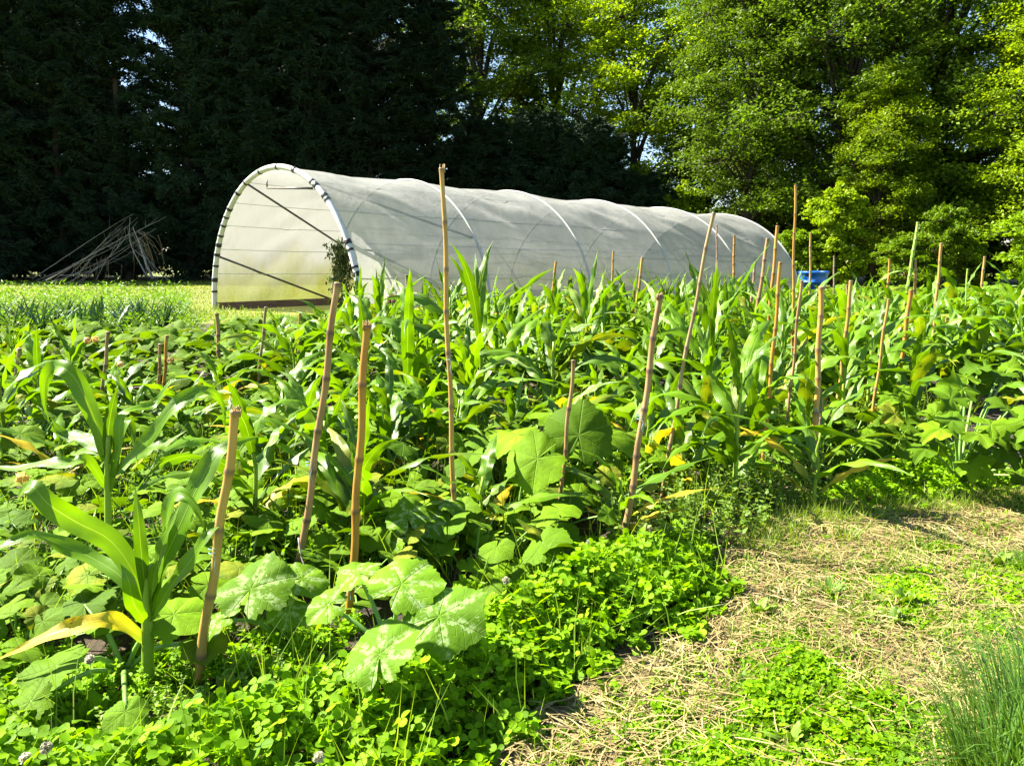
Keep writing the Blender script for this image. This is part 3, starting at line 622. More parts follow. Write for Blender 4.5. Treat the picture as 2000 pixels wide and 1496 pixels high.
def hero_corn(base, label, stalk, rad, leaves):
    """corn whose leaves follow measured curves: (pixels with depth offsets, width m, face, material)"""
    g = G(*base); root = empty('corn_plant', g); tag(root, label, 'corn', CNG); o0 = np.array(g)
    P = spline([PY(x, y, g[1])-o0 for x, y in stalk], 12); tube(MB(), P, np.linspace(rad, rad*.6, 12), 10).build('stalk', M['stalk'], root)
    for pts, wd, face, mt in leaves:
        Q = spline([PY(x, y, g[1]+d)-o0 for x, y, d in pts], 26); f_ = nrm(np.array(face, float))
        T = nrm(np.gradient(Q, axis=0)); side = np.cross(T, np.broadcast_to(f_, T.shape))
        # keep side direction continuous
        for i in range(1, len(side)):
            if np.dot(side[i], side[i-1]) < 0: side[i] = -side[i]
        side = nrm(side)
        for _ in range(6): side[1:-1] = nrm(side[:-2]+side[1:-1]*2+side[2:])
        ribbon(MB(), Q, side, leafw(26, wd/2), .22, .30, 7, 7, None, rs.rand()*6).build('leaf', M[mt], root)
hero_corn((290,1338), 'nearest corn plant with thick pale stalk and wide leaves at lower left', [(290,1345),(288,1250),(287,1160),(290,1100)], .021, [
 ([(285,1190,0),(262,1120,0),(215,1055,.0),(150,1020,-.05),(95,985,-.10),(62,950,-.1),(40,965,-.02),(30,990,.05)], .078, (.2,-.75,.5), 'corn'),
 ([(283,1200,0),(240,1130,.05),(180,1090,.1),(115,1062,.1),(60,1045,.05),(0,1070,0),(-40,1090,0)], .060, (.1,-.5,.8), 'corn'),
 ([(296,1200,0),(315,1110,.02),(350,1030,.05),(385,955,.1),(425,885,.15),(470,862,.2),(520,850,.25)], .082, (-.3,-.9,.25), 'corn'),
 ([(294,1180,0),(318,1080,.03),(328,1000,.05),(345,965,.05),(372,975,.02),(392,1010,0),(402,1050,0)], .056, (-.6,-.7,.3), 'corn'),
 ([(289,1190,0),(278,1100,-.02),(270,1010,-.02),(263,945,0)], .042, (.5,-.9,0), 'corn'),
 ([(292,1190,0),(305,1110,-.03),(328,1040,-.03),(352,985,0)], .05, (-.6,-.8,.1), 'corn'),
 ([(296,1210,0),(330,1150,-.04),(375,1090,-.06),(405,1045,-.05),(440,1020,0)], .055, (-.3,-.8,.5), 'corn'),
 ([(284,1252,0),(240,1218,-.05),(190,1213,-.1),(120,1232,-.14),(50,1262,-.16),(-20,1295,-.16)], .062, (.05,-.6,.75), 'corn_yellow'),
 ([(286,1215,0),(262,1180,-.1),(250,1130,-.12),(235,1100,-.1)], .05, (.4,-.9,.1), 'corn')])
hero_corn((212,1120), 'corn with one tall hooked leaf, standing behind the nearest corn', [(212,1125),(211,1000),(210,900),(212,850)], .017, [
 ([(205,900,0),(192,840,0),(172,790,0),(150,745,0),(128,722,0),(104,718,.05),(88,745,.08),(87,790,.1),(95,818,.1)], .080, (.3,-.9,.2), 'corn'),
 ([(218,930,0),(262,885,-.05),(300,845,-.1),(335,800,-.1),(375,770,-.05),(412,765,0),(436,795,.05),(440,850,.05)], .070, (-.1,-.8,.55), 'corn'),
 ([(210,900,0),(212,840,0),(220,790,0),(232,750,0)], .05, (.6,-.8,0), 'corn'),
 ([(207,890,0),(165,858,.1),(125,848,.15),(98,815,.15)], .07, (0,-.6,.8), 'corn'),
 ([(206,950,0),(172,900,-.05),(140,905,-.1),(90,905,-.1),(20,915,-.05),(-60,900,0)], .06, (0,-.6,.8), 'corn'),
 ([(214,905,0),(238,860,.0),(250,820,.05),(262,870,.05),(268,905,.02)], .05, (-.4,-.8,.3), 'corn'),
 ([(214,935,0),(250,905,.1),(290,880,.2),(330,862,.25),(365,840,.3)], .065, (-.1,-.6,.8), 'corn'),
 ([(216,960,0),(232,880,-.02),(240,810,0),(300,790,.1),(335,745,.1),(380,738,.1)], .05, (-.2,-.8,.6), 'corn')])

# ---------------------------------------------------------------- squash
def leaf_grid(lob, tooth, nr=7, na=48, notch=.5, cup=.10, ruf=.05, seed=0):
    """leaf blade with palmate lobes; petiole joins at the origin, tip points to +x"""
    rr_ = np.random.RandomState(seed); th = np.linspace(-np.pi*.955, np.pi*.955, na+1)
    rad = .82+lob*(np.cos(th*360/54)*.5)+.10*np.cos(th)+tooth*np.abs(np.sin(th*15))+rr_.normal(0,.015,na+1)
    rad *= 1-notch*np.clip((np.abs(th)/np.pi-.80)/.2,0,1)**1.5
    rs_ = np.linspace(0,1,nr+1)[1:]; p1, p2 = rr_.rand(2)*6
    V = [[0,0,0]]; 
    for f in rs_:
        for a, r in zip(th, rad):
            q = f*r; rib = math.sin(a*180/54)**2*.8; z = -cup*q*q+ruf*rib*q*.7+ruf*1.1*math.sin(a*3+p1)*q*q+ruf*1.3*math.sin(a*2+p2)*q**3+ruf*.35*math.sin(a*11+p1)*q**4-.05*max(0,f-.8)
            V.append([q*math.cos(a), q*math.sin(a), z])
    n1_ = na+1; F3 = [[0, 1+j, 2+j] for j in range(na)]; F4 = [[1+i*n1_+j, 1+(i+1)*n1_+j, 2+(i+1)*n1_+j, 2+i*n1_+j] for i in range(nr-1) for j in range(na)]
    V = np.array(V); return V, F3, F4, V[:, :2].copy()
LG_hi = [leaf_grid(.11,.08,8,60,seed=k,cup=.16,ruf=.10) for k in range(3)]
LG_sq = [leaf_grid(.09,.04,5,36,seed=10+k,cup=.20,ruf=.12) for k in range(4)]
LG_lo = [leaf_grid(.09,.04,3,18,seed=30+k,cup=.22,ruf=.14) for k in range(3)]
LG_cut = [leaf_grid(.36,.10,7,60,seed=20+k,cup=.14,ruf=.17) for k in range(2)]
def basis(n, fwd):
    n = nrm(np.array(n,float)); f = nrm(np.array(fwd,float)-n*np.dot(n,fwd)); return np.stack([f, np.cross(n,f), n], 1)
def put_leaf(mb, pm_, grid, pos, n, fwd, size, base=None, prad=.006):
    V, F3, F4, uv = grid; B = basis(n, fwd); W = (V*size)@B.T+np.array(pos); k0 = mb.n; r = rs.rand()
    mb.add(W, F4, uv, r); mb.f.append(np.array(F3)+k0)
    if base is not None:
        b = np.array(base, float); q = np.array(pos, float)-nrm(np.array(n))*.004
        tube(pm_, spline([b, (b*.55+q*.45)+np.array([0,0,.04])-(q-b)*np.array([.08,.08,0]), q], 7), np.linspace(prad*1.3, prad*.8, 7), 6)
def squash_proto(seed, nl, spread, hlo, hhi, slo, shi, grids, mt='squash', nm='squash_plant'):
    rs.seed(seed); root = empty(nm); mb = MB(); pb = MB()
    for k in range(nl):
        a = k*2.4+rs.normal(0,.3); rr_ = spread*math.sqrt((k+.5)/nl); z = rs.uniform(hlo,hhi)*(1-.25*rr_/spread)
        pos = np.array([rr_*math.cos(a), rr_*math.sin(a), z]); n = np.array([math.cos(a)*.35, math.sin(a)*.35, 1.0])+rs.normal(0,.38,3)*[1,1,.2]+np.array([-.12,-.12,0])
        put_leaf(mb, pb, grids[k%len(grids)], pos, n, [math.cos(a)+rs.normal(0,.7), math.sin(a)+rs.normal(0,.7), 0], rs.uniform(slo,shi), [pos[0]*.45, pos[1]*.45, 0])
    mb.build('foliage', M[mt], root); pb.build('petioles', M['petiole'], root); CH[root.name] = list(root.children); return root
sq = [squash_proto(61,24,.60,.16,.48,.075,.15,LG_sq), squash_proto(62,26,.62,.15,.50,.07,.14,LG_sq), squash_proto(63,22,.56,.18,.50,.08,.16,LG_sq)]
used = set(); SG = 'squash plants sprawling between the corn'
squash = [
 (170,1200,'squash behind the lowest leaves of the nearest corn'),(20,1270,'low squash in the left corner under the yellow corn leaf'),(470,1170,'squash behind the silver-flecked leaf by the front stake'),(690,1140,'squash at the foot of the orange cane, behind the silver-marked leaves'),
 (920,1120,'squash right of the tallest cane foot, at the clover edge'),(1000,1100,'squash at the clover edge, left of the short brown cane foot'),(610,1110,'squash at the foot of the grey leaning cane'),(330,1190,'squash in the shade right of the nearest corn stalk'),
 (30,1180,'squash under the left edge, behind the yellow corn leaf'),(130,1120,'squash left of the hooked-leaf corn foot'),(60,1040,'squash bearing two faded blossoms at the left edge'),(170,990,'squash just behind the hooked-leaf corn'),
 (330,1090,'squash between the nearest corn and the front frayed stake'),(390,980,'squash behind the front frayed stake'),(480,1010,'squash with a low shaded leaf right of the front frayed stake'),(560,1060,'squash between the frayed stake and the grey leaning cane'),
 (30,920,'squash with a round upright leaf at the far left'),(130,890,'squash in front of the left pair of small canes'),(270,930,'squash under the arching corn leaf, left'),(400,880,'squash below the yellow drooping corn leaves'),
 (530,930,'squash left of the middle of the grey leaning cane'),(640,940,'squash seen between the grey and orange canes'),(640,1060,'squash behind the foot of the orange cane'),(780,1050,'squash left of the foot of the tallest cane'),
 (830,960,'squash behind the lower half of the tallest cane'),(860,1050,'squash behind the silver-marked courgette leaves'),(960,960,'squash right of the lower half of the tallest cane'),(1000,1040,'squash at the shaded foot of the short brown cane'),
 (60,840,'squash with yellow blossoms behind the leftmost grey cane'),(190,810,'squash behind the dark-footed small cane'),(310,820,'squash around the feet of the two close canes'),(440,820,'squash at the foot of the dark upright cane'),(560,850,'squash with pale edges before the small canes'),
 (700,900,'squash right of the upper orange cane'),(830,850,'squash left of the tallest cane at mid height'),(960,870,'squash right of the tallest cane at mid height'),(1060,950,'squash behind the short brown cane'),(1160,980,'squash with dry blossoms right of the short brown cane'),
 (1130,900,'squash with the biggest round leaf, behind the short brown cane'),(1240,900,'squash right of the mottled cane at mid height'),(1340,900,'squash behind the slanting thin cane'),(1190,820,'squash left of the mottled cane top'),(1300,820,'squash between the mottled and the slanting cane'),
 (1500,930,'squash between the front corn and the thick tan cane'),(1540,870,'squash behind the large bright front corn'),(1630,920,'squash right of the foot of the thick tan cane'),(1440,840,'squash behind the second large corn'),(1680,870,'squash left of the lobed-leaf plant'),
 (1740,900,'squash with round pale-spotted leaves above the clover strip')]
for k, (x, y, lb) in enumerate(squash):
    q = k % 3; o = sq[q] if q not in used else copy_tree(sq[q]); used.add(q); g = G(x, y)
    o.location = tuple(g); o.rotation_euler = (0,0,k*1.37); s_ = rs.uniform(.78,1.05)*(.78 if y > 1090 else 1); o.scale = (s_,s_,s_*rs.uniform(.85,1.05)*(.72 if y > 960 else 1))
    tag(o, lb, 'squash', SG)
    fl = {10:[(40,940),(60,1010)],28:[(165,670),(188,668)],30:[(230,715),(340,705)],37:[(1165,866),(1192,858)]}.get(k)
    if fl:
        for (fx, fy) in fl:
            w3 = PY(fx, fy, g[1]-.12); mb = MB()
            for j in range(5):
                a = j*1.257; T_ = spline([(0,0,0),(.022*math.cos(a),.022*math.sin(a),.03),(.012*math.cos(a+.5),.012*math.sin(a+.5),.065)],6)
                ribbon(mb, T_, np.array([-math.sin(a), math.cos(a), 0]), np.array([.006,.014,.018,.018,.012,.004]), .3, .3, 5, 3)
            f_ = mb.build('flower', M['petal'], o); f_.matrix_parent_inverse = Matrix.LocRotScale(o.location, o.rotation_euler, o.scale).inverted(); f_.location = tuple(w3); f_.rotation_euler = (rs.normal(0,.6), rs.normal(0,.6), 0)
            f_.scale = ((1.0,)*3 if fy > 850 else (.85,)*3)
# courgettes with measured leaves
def hero_leaves(root, items, grids, mt, gp):
    o0 = np.array(root.location)
    for k, (px, py, z, sz, n, fw) in enumerate(items):
        pos = G(px, py, z)-o0; mb = MB(); pb = MB()
        put_leaf(mb, pb, grids[k%len(grids)], pos, n, fw, sz, [gp[0], gp[1], 0], .008)
        lf = mb.build('leaf', M[mt], root); pb.build('petiole', M['petiole'], lf)
g = G(760,1330); cg = empty('courgette_plant', g); tag(cg, 'courgette plant with three silver-marked pale leaves low in front of the orange cane', 'courgette')
hero_leaves(cg, [(858,1203,.30,.155,(-.15,-.55,1),(.9,.55,0)),(742,1278,.26,.135,(-.5,-.55,1),(.15,1,0)),(785,1140,.36,.145,(.05,-.35,1),(.5,.9,0)),(700,1120,.30,.10,(-.3,-.2,1),(-.8,.5,0)),(640,1180,.22,.09,(-.2,-.5,1),(-.9,.1,0))], LG_hi, 'silver', (0,.05))
g = G(545,1270); cg = empty('courgette_plant', g); tag(cg, 'courgette plant with one silver-flecked leaf beside the foot of the front stake', 'courgette')
hero_leaves(cg, [(490,1150,.27,.155,(-.1,-.5,1),(.2,1,0)),(590,1130,.25,.10,(.3,-.3,1),(1,.3,0)),(560,1190,.18,.09,(.2,-.4,1),(.8,-.4,0)),(430,1210,.20,.09,(-.5,-.3,1),(-1,.1,0))], LG_hi, 'silver', (0,.03))
g = G(820,1040); cg = empty('courgette_plant', g); tag(cg, 'courgette plant with pale dappled leaves left of the foot of the tallest cane', 'courgette')
hero_leaves(cg, [(795,1010,.28,.11,(0,-.6,1),(-.3,1,0)),(840,1020,.24,.11,(.2,-.5,1),(1,.2,0)),(770,1050,.18,.10,(-.3,-.5,1),(-1,0,0)),(870,980,.3,.10,(.3,-.1,1),(.6,.8,0))], LG_hi, 'silver', (0,.03))
g = G(1110,960); cg = empty('squash_plant', g); tag(cg, 'squash plant with two very large smooth round leaves behind the short brown cane', 'squash', SG)
hero_leaves(cg, [(1130,850,.50,.21,(.1,-.9,.8),(.2,.5,1)),(1050,895,.42,.18,(-.3,-.9,.8),(-.2,.6,-.8)),(1085,1045,.16,.13,(-.1,-.4,1),(.1,-1,0)),(1190,850,.46,.16,(.3,-.3,1),(1,.3,0)),(1010,850,.44,.16,(-.3,-.2,1),(-1,.3,0)),(1075,810,.50,.16,(0,0,1),(-.1,1,0))], [LG_hi[0], LG_hi[1]], 'squash', (0,.05))
g = G(1060,1120); cg = empty('squash_plant', g); tag(cg, 'squash seedling with cupped leaf at the foot of the short brown cane', 'squash', SG)
hero_leaves(cg, [(1060,1060,.22,.13,(-.5,-.2,.9),(.3,-1,-.2)),(1040,1125,.12,.10,(-.1,-.4,1),(-1,-.2,0)),(1100,1120,.12,.08,(.2,-.4,1),(1,-.2,0))], [LG_hi[2]], 'squash', (0,.03))
g = G(235,1330); cg = empty('squash_plant', g); tag(cg, 'squash plant with pale low leaves left of the nearest corn stalk', 'squash', SG)
hero_leaves(cg, [(110,1300,.16,.12,(-.3,-.3,1),(-1,-.2,0)),(165,1180,.20,.12,(-.2,-.3,1),(-.6,.8,0)),(340,1200,.22,.12,(.2,-.3,1),(.9,.5,0)),(395,1250,.14,.09,(.3,-.4,1),(1,-.2,0)),(60,1370,.12,.09,(-.1,-.4,1),(-1,-.4,0)),(245,1390,.12,.07,(.1,-.5,1),(.3,-1,0))], LG_hi, 'squash', (0,.03))
for (bx, by, lb, its) in [
 (1870,955,'big courgette with deeply lobed bright leaves at the right edge of the plot',[(1850,800,.62,.19),(1905,870,.50,.20),(1830,860,.5,.17),(1960,820,.58,.19),(1890,930,.30,.17),(1950,900,.42,.19),(1985,950,.22,.16),(1800,900,.36,.15),(1880,760,.68,.18),(1940,760,.66,.17)]),
 (2010,930,'deeply lobed courgette cut by the right edge of the picture',[(2000,850,.55,.20),(2050,900,.45,.20),(1990,900,.4,.16),(2080,820,.6,.2),(2030,780,.66,.18),(2090,950,.3,.18)]),
 (1770,880,'lobed courgette behind the hanging yellow corn leaf',[(1740,830,.42,.16),(1790,850,.40,.17),(1760,880,.28,.15),(1820,830,.46,.16),(1700,870,.30,.15),(1735,800,.5,.15)])]:
    g = G(bx, by); cg = empty('courgette_plant', g); tag(cg, lb, 'courgette')
    hero_leaves(cg, [(x+dx,y+dy,z+dz,s_*.66,(rs.normal(0,.3),-.45+rs.normal(0,.25),1),((x-bx)/40+rs.normal(0,.3), (by-110-y)/60+rs.normal(0,.4), 0)) for x,y,z,s_ in its for dx,dy,dz in ((8,-22,-.06),(30,-40,-.02))], LG_cut, 'squash', (0,0))
# the far mat of squash vines
rs.seed(71)
FARP = [(-9,6.4),(-4,6.5),(-1.0,6.8),(2.5,7.0),(4.6,6.6),(12,8.0),(17,14),(17,24),(10.8,24.5),(-2.0,15.2),(-3.9,12.6),(-4.5,11.0),(-13,11.0)]
mb = MB(); pb = MB(); pts = scatter(FARP, 15000)
for k, (x, y) in enumerate(pts):
    if x > 5.0 and y > 7 and rs.rand() < .25: continue
    z = (.20+.34*lump(x, y, 1.2)+rs.uniform(-.14,.08)); V,F3,F4,uv = LG_lo[k%3]; a = rs.rand()*6.28
    B = basis(rs.normal(0,.42,3)*[1,1,0]+[-.08,-.12,1], [math.cos(a),math.sin(a),0]); s_ = rs.uniform(.08,.155); k0 = mb.n
    mb.add((V*s_)@B.T+np.array([x,y,z]), F4, uv, rs.rand()); mb.f.append(np.array(F3)+k0)
mb.build('squash_ground_cover', M['squash']).update_tag()
tag(bpy.data.objects['squash_ground_cover'], 'continuous mat of squash leaves filling the far half of the plot', 'squash vines', kind='stuff')

# ---------------------------------------------------------------- clover and weeds
def leaflet(n=9):
    a = np.linspace(-np.pi, np.pi, n, endpoint=False); r = .5*(1+.0*a); x = .52+.5*np.cos(a)*(1-.06*np.cos(2*a)); y = .40*np.sin(a)*(1+.25*np.cos(a)); z = .22*np.abs(y)+.0*x-.10*x*x
    return np.stack([x, y, z], -1)
L1 = leaflet(); TV = []; TF = []; TU = []
for k, a in enumerate((0, 2.094, 4.189)):
    c_, s_ = math.cos(a), math.sin(a); Q = np.vstack([[[.5,0,-.03]], L1]); Q = Q@np.array([[c_,s_,0],[-s_,c_,0],[0,0,1]]); k0 = len(TV)*1
    TF += [[k0, k0+1+j, k0+1+(j+1)%9] for j in range(9)]; TV += list(Q); TU += list(Q[:, :2])
TV = np.array(TV); TU = np.array(TU)
def edge_dist(P, poly):
    q = np.asarray([p[:2] for p in poly]); d = np.full(len(P), 9.)
    for i in range(len(q)):
        a, b = q[i-1], q[i]; ab = b-a; t_ = np.clip(((P-a)@ab)/(ab@ab+1e-9),0,1); d = np.minimum(d, np.linalg.norm(P-a-t_[:,None]*ab, axis=1))
    return d
def clover(name, poly, n, hmin, hmax, slo, shi, label, wob=.03, tap=.25, m='clover', tilt=.5):
    P = scatter(poly, n, wob); d = np.clip(edge_dist(P, poly)/tap, .12, 1)**.6
    for hx_, hy_ in ((300,1400),(380,1390),(250,1400)):
        hp = G(hx_, hy_)[:2]; d = d*(1-.6*np.exp(-((P-hp)**2).sum(1)/.05))
    top = (hmin+(hmax-hmin)*np.clip(lump(P[:,0], P[:,1], 3.2)*.7+lump(P[:,1]*1.3, P[:,0], 7.0, 2)*.5-.1,0,1))*d; z = top*(1-.7*rs.rand(n)**1.3)
    s_ = rs.uniform(slo, shi, n); mb = MB(); P3 = np.stack([P[:,0], P[:,1], z], -1)
    mb.multi(TV, TF, TU, rand_mats(n, tilt)*s_[:,None,None], P3)
    k = min(n, 3500); w_ = slo*.06; T = np.array([[-w_,0,-1],[w_,0,-1],[w_,0,0],[-w_,0,0]]); A = rand_mats(k, .12); A[:,:,2] *= z[:k,None]
    mb.multi(T, [[0,1,2,3]], np.zeros((4,2)), A, P3[:k], rs.rand(k)*.3); o = mb.build(name, M[m], None, True); tag(o, label, 'clover', kind='stuff'); return o
CLV = gpoly([(-500,1750),(500,1750),(905,1560),(985,1460),(1100,1370),(1200,1290),(1400,1235),(1420,1150),(1400,1080),(1330,1060),(1180,1085),(1000,1110),(930,1180),(800,1290),(640,1330),(560,1300),(480,1350),(360,1400),(250,1420),(150,1380),(0,1330),(-300,1300)])
print('clover area', area(CLV))
clover('clover_patch', CLV, 7200, .10, .33, .021, .038, 'thick bright green clover spreading in front of the vegetable plot', .07, .42)
PC = gpoly([(1395,1320),(1480,1250),(1590,1235),(1680,1330),(1790,1370),(1860,1420),(1900,1500),(1900,1640),(1250,1640),(1270,1480),(1390,1410)])
clover('low_clover_patch', PC, 11000, .02, .07, .013, .021, 'low clover patch growing in the straw path in the foreground', .09, .16)
PG0 = gpoly([(1100,1420),(1420,1230),(1440,1080),(1560,1010),(1720,975),(2050,965),(2150,1000),(2150,1600),(1000,1600)])
for nm, px, n, lb in [('low_clover_patch',[(1670,1130),(1760,1095),(1850,1120),(1880,1190),(1840,1260),(1760,1240),(1690,1200)],3600,'low clover patch in the middle of the straw path'),
   ('low_clover_patch',[(1850,1120),(2010,1080),(2100,1180),(2050,1330),(1930,1300),(1900,1200)],1500,'low clover by the right edge behind the long grass'),
   ('low_clover_patch',[(1240,1500),(1300,1440),(1420,1430),(1420,1600),(1240,1600)],1100,'low clover at the bottom edge left of the foreground patch'),
   ('low_clover_patch',[(1740,1070),(1800,1050),(1900,1065),(1900,1095),(1800,1105)],500,'thin clover patch on the far part of the path'),
   ('low_clover_patch',[(1420,1130),(1480,1090),(1540,1090),(1500,1150),(1440,1180)],260,'sparse clover beside the main clover bank'),
   ('low_clover_patch',[(1010,1390),(1480,1230),(1480,1290),(1250,1420),(1100,1500),(1000,1480)],160,'stray clover sprigs on the straw near the clover bank')]:
    clover(nm, gpoly(px), int(n*1.4), .02, .06, .012, .019, lb, .09, .15)
clover('scattered_clover', PG0, 5200, .01, .05, .008, .016, 'stray clover sprigs scattered over the whole straw path', .02, .1)
CS = gpoly([(1560,985),(1600,960),(1680,900),(1760,880),(1880,900),(1990,930),(1960,975),(1900,985),(1800,1000),(1700,1010),(1620,990)])
clover('sparse_clover', gpoly([(-150,1260),(250,1300),(560,1250),(700,1230),(640,1330),(480,1350),(250,1420),(150,1380),(-150,1330)]), 900, .04, .13, .015, .028, 'sparse clover around the feet of the nearest corn and stake', .03, .1)
clover('clover_strip', CS, 4200, .06, .20, .014, .024, 'clover strip between the lobed courgettes and the straw path', .03, .25)
def blades(name, poly, n, hlo, hhi, wlo, whi, m, label, cat='grass', lean=.35, wob=.03, clump=0, mask=None):
    P = scatter(poly, n, wob)
    if clump:
        cs = scatter(poly, clump); P = cs[rs.randint(0, clump, n)]+rs.normal(0,.03,(n,2))
    if mask is not None: P = P[mask(P)]; n = len(P)
    T = np.array([[-1,0,0],[1,0,0],[.75,.16,.5],[-.75,.16,.5],[0,.45,1.0]]); h = rs.uniform(hlo,hhi,n); wd = rs.uniform(wlo,whi,n)
    A = euler_mats(rs.normal(0,lean,n), rs.normal(0,lean,n), rs.rand(n)*6.28); A = A*np.stack([wd,h,h],-1)[:,None,:]
    mb = MB(); mb.multi(T, [[0,1,2,3]], np.zeros((5,2)), A, np.stack([P[:,0],P[:,1],np.zeros(n)],-1), np.linspace(0,1,n)*0+rs.rand(n))
    k = (np.arange(n)*5)[:,None]; mb.f.append(np.hstack([k+3,k+2,k+4])); return tag(mb.build(name, M[m]), label, cat, kind='stuff')
blades('lawn_grass', [(-26,16.5),(-9,15.8),(-3.2,17.0),(-2.6,17.5),(-7.9,20.5),(6,33),(10,44),(-30,44)], 60000, .04, .10, .006, .012, 'lawn', 'sunlit yellow-green lawn left of the polytunnel', lean=.5)
blades('tunnel_edge_grass', [(-3.6,16.0),(-3.0,16.9),(11,26.8),(12,26.2),(-2,15.6)], 5000, .08, .28, .006, .012, 'grass', 'rough grass along the foot of the polytunnel side')
PG = gpoly([(1420,1180),(1440,1060),(1560,1000),(1720,970),(2050,960),(2300,1000),(2300,1600),(1000,1600),(1100,1400)])
blades('path_grass', PG, 9000, .03, .10, .0012, .0028, 'grass', 'short thin grass growing through the straw path', lean=.6, clump=320)
blades('path_edge_grass', gpoly([(1400,1080),(1520,1010),(1700,975),(1900,975),(2050,965),(2050,1010),(1900,1000),(1700,1030),(1600,1040),(1480,1090)]), 3800, .04, .14, .0015, .003, 'grass', 'yellowish grass fringe where path meets vegetable plot', lean=.5)
blades('bank_grass', CLV, 700, .10, .34, .0015, .0035, 'grass', 'thin grass blades and stems sticking out of the clover bank', lean=.35, wob=.06, clump=260)
blades('bed_grass', gpoly([(-100,1300),(600,1250),(1000,1130),(1400,1040),(1600,960),(1900,900),(1900,800),(1000,820),(0,900)]), 2600, .12, .40, .002, .004, 'grass', 'thin grass growing up among the squash leaves', lean=.3, clump=420)
# weeds: small serrate sprigs
WT = np.array([[0,0,0],[.26,.3,.05],[.16,.7,.02],[0,1,-.08],[-.16,.7,.02],[-.26,.3,.05]]); WF = [[0,1,2,3,4,5]]
def weeds(name, poly, n, hlo, hhi, slo, shi, m, label, wob=.03, nl=14):
    P = scatter(poly, n, wob); hh = rs.uniform(hlo,hhi,n); mb = MB(); k = n*nl; i = np.repeat(np.arange(n), nl); f = np.tile(np.linspace(.15,1,nl), n)
    ln = rs.normal(0,.2,(n,2)); z = f*hh[i]; X = P[i]+ln[i]*z[:,None]; a = np.tile(np.arange(nl)*2.4, n)+rs.rand(k)
    A = euler_mats(rs.uniform(.0,.9,k), rs.normal(0,.3,k), a)*(rs.uniform(slo,shi,k)*(1.2-.6*f))[:,None,None]
    mb.multi(WT, WF, WT[:, :2], A, np.stack([X[:,0],X[:,1],z],-1)); 
    T = np.array([[-.002,0,0],[.002,0,0],[.001,0,1],[-.001,0,1]]); B = np.tile(np.eye(3),(n,1,1)); B[:,0,2] = ln[:,0]*hh; B[:,1,2] = ln[:,1]*hh; B[:,2,2] = hh
    mb.multi(T, [[0,1,2,3]], np.zeros((4,2)), B, np.stack([P[:,0],P[:,1],np.zeros(n)],-1)); return tag(mb.build(name, M[m], None, False), label, 'weeds', kind='stuff')
weeds('weeds', gpoly([(1180,1060),(1200,990),(1330,960),(1480,950),(1620,940),(1600,990),(1480,1040),(1400,1100),(1250,1110)]), 230, .08, .30, .03, .06, 'weed', 'yellow-green weeds around the feet of the front corn row')
weeds('weeds', gpoly([(0,1320),(300,1430),(480,1380),(640,1330),(740,1230),(600,1200),(400,1240),(180,1290),(-100,1250)]), 150, .03, .10, .02, .04, 'clover', 'mixed small weeds around the nearest corn stalk')
weeds('weeds', gpoly([(-100,1250),(700,1180),(1100,1040),(1700,930),(1900,800),(1200,780),(0,850)]), 1500, .10, .32, .02, .055, 'clover', 'small weeds growing under the squash and corn', .0)
weeds('weeds', gpoly([(1450,1150),(1560,1050),(1900,1000),(2000,1100),(2000,1500),(1880,1450),(1850,1250),(1700,1300),(1500,1220)]), 420, .02, .06, .012, .03, 'weed', 'tiny weeds dotted over the straw path', nl=8)
weeds('weeds', gpoly([(150,1420),(420,1330),(560,1310),(600,1340),(480,1420),(200,1470)]), 26, .06, .14, .014, .028, 'weed', 'feathery yellow-green weeds in front of the nearest corn', nl=22)
# straw
def straw(poly, n, label, zhi=.03):
    P = scatter(poly, n, .04); L = .012+.16*rs.rand(n)**2.2; wd = rs.uniform(.0006,.0022,n)
    T = np.array([[-.5,-1,0],[-.5,1,0],[0,1,.06],[0,-1,.06],[.5,1,0],[.5,-1,0]]); A = euler_mats(rs.normal(0,.5,n), rs.normal(0,.14,n), rs.normal(.2,1.0,n))*np.stack([L,wd,L],-1)[:,None,:]
    mb = MB(); mb.multi(T, [[0,3,2,1],[3,5,4,2]], np.zeros((6,2)), A, np.stack([P[:,0],P[:,1],.012+rs.rand(n)*zhi],-1)); return tag(mb.build('straw', M['straw']), label, 'straw', kind='stuff')
straw(gpoly([(930,1620),(1000,1440),(1400,1200),(1440,1060),(1560,1000),(1720,968),(2050,955),(2200,1000),(2200,1620)]), 19500, 'loose dry straw strewn over the garden path')
straw(gpoly([(1380,1220),(1380,1000),(1700,930),(2000,980),(1450,1200)]), 3000, 'dry straw mulch where the path meets the front corn row')
straw(gpoly([(-200,1100),(600,1150),(1000,1100),(1400,950),(1400,820),(0,850)]), 6000, 'straw mulch lying under the squash leaves', .02)

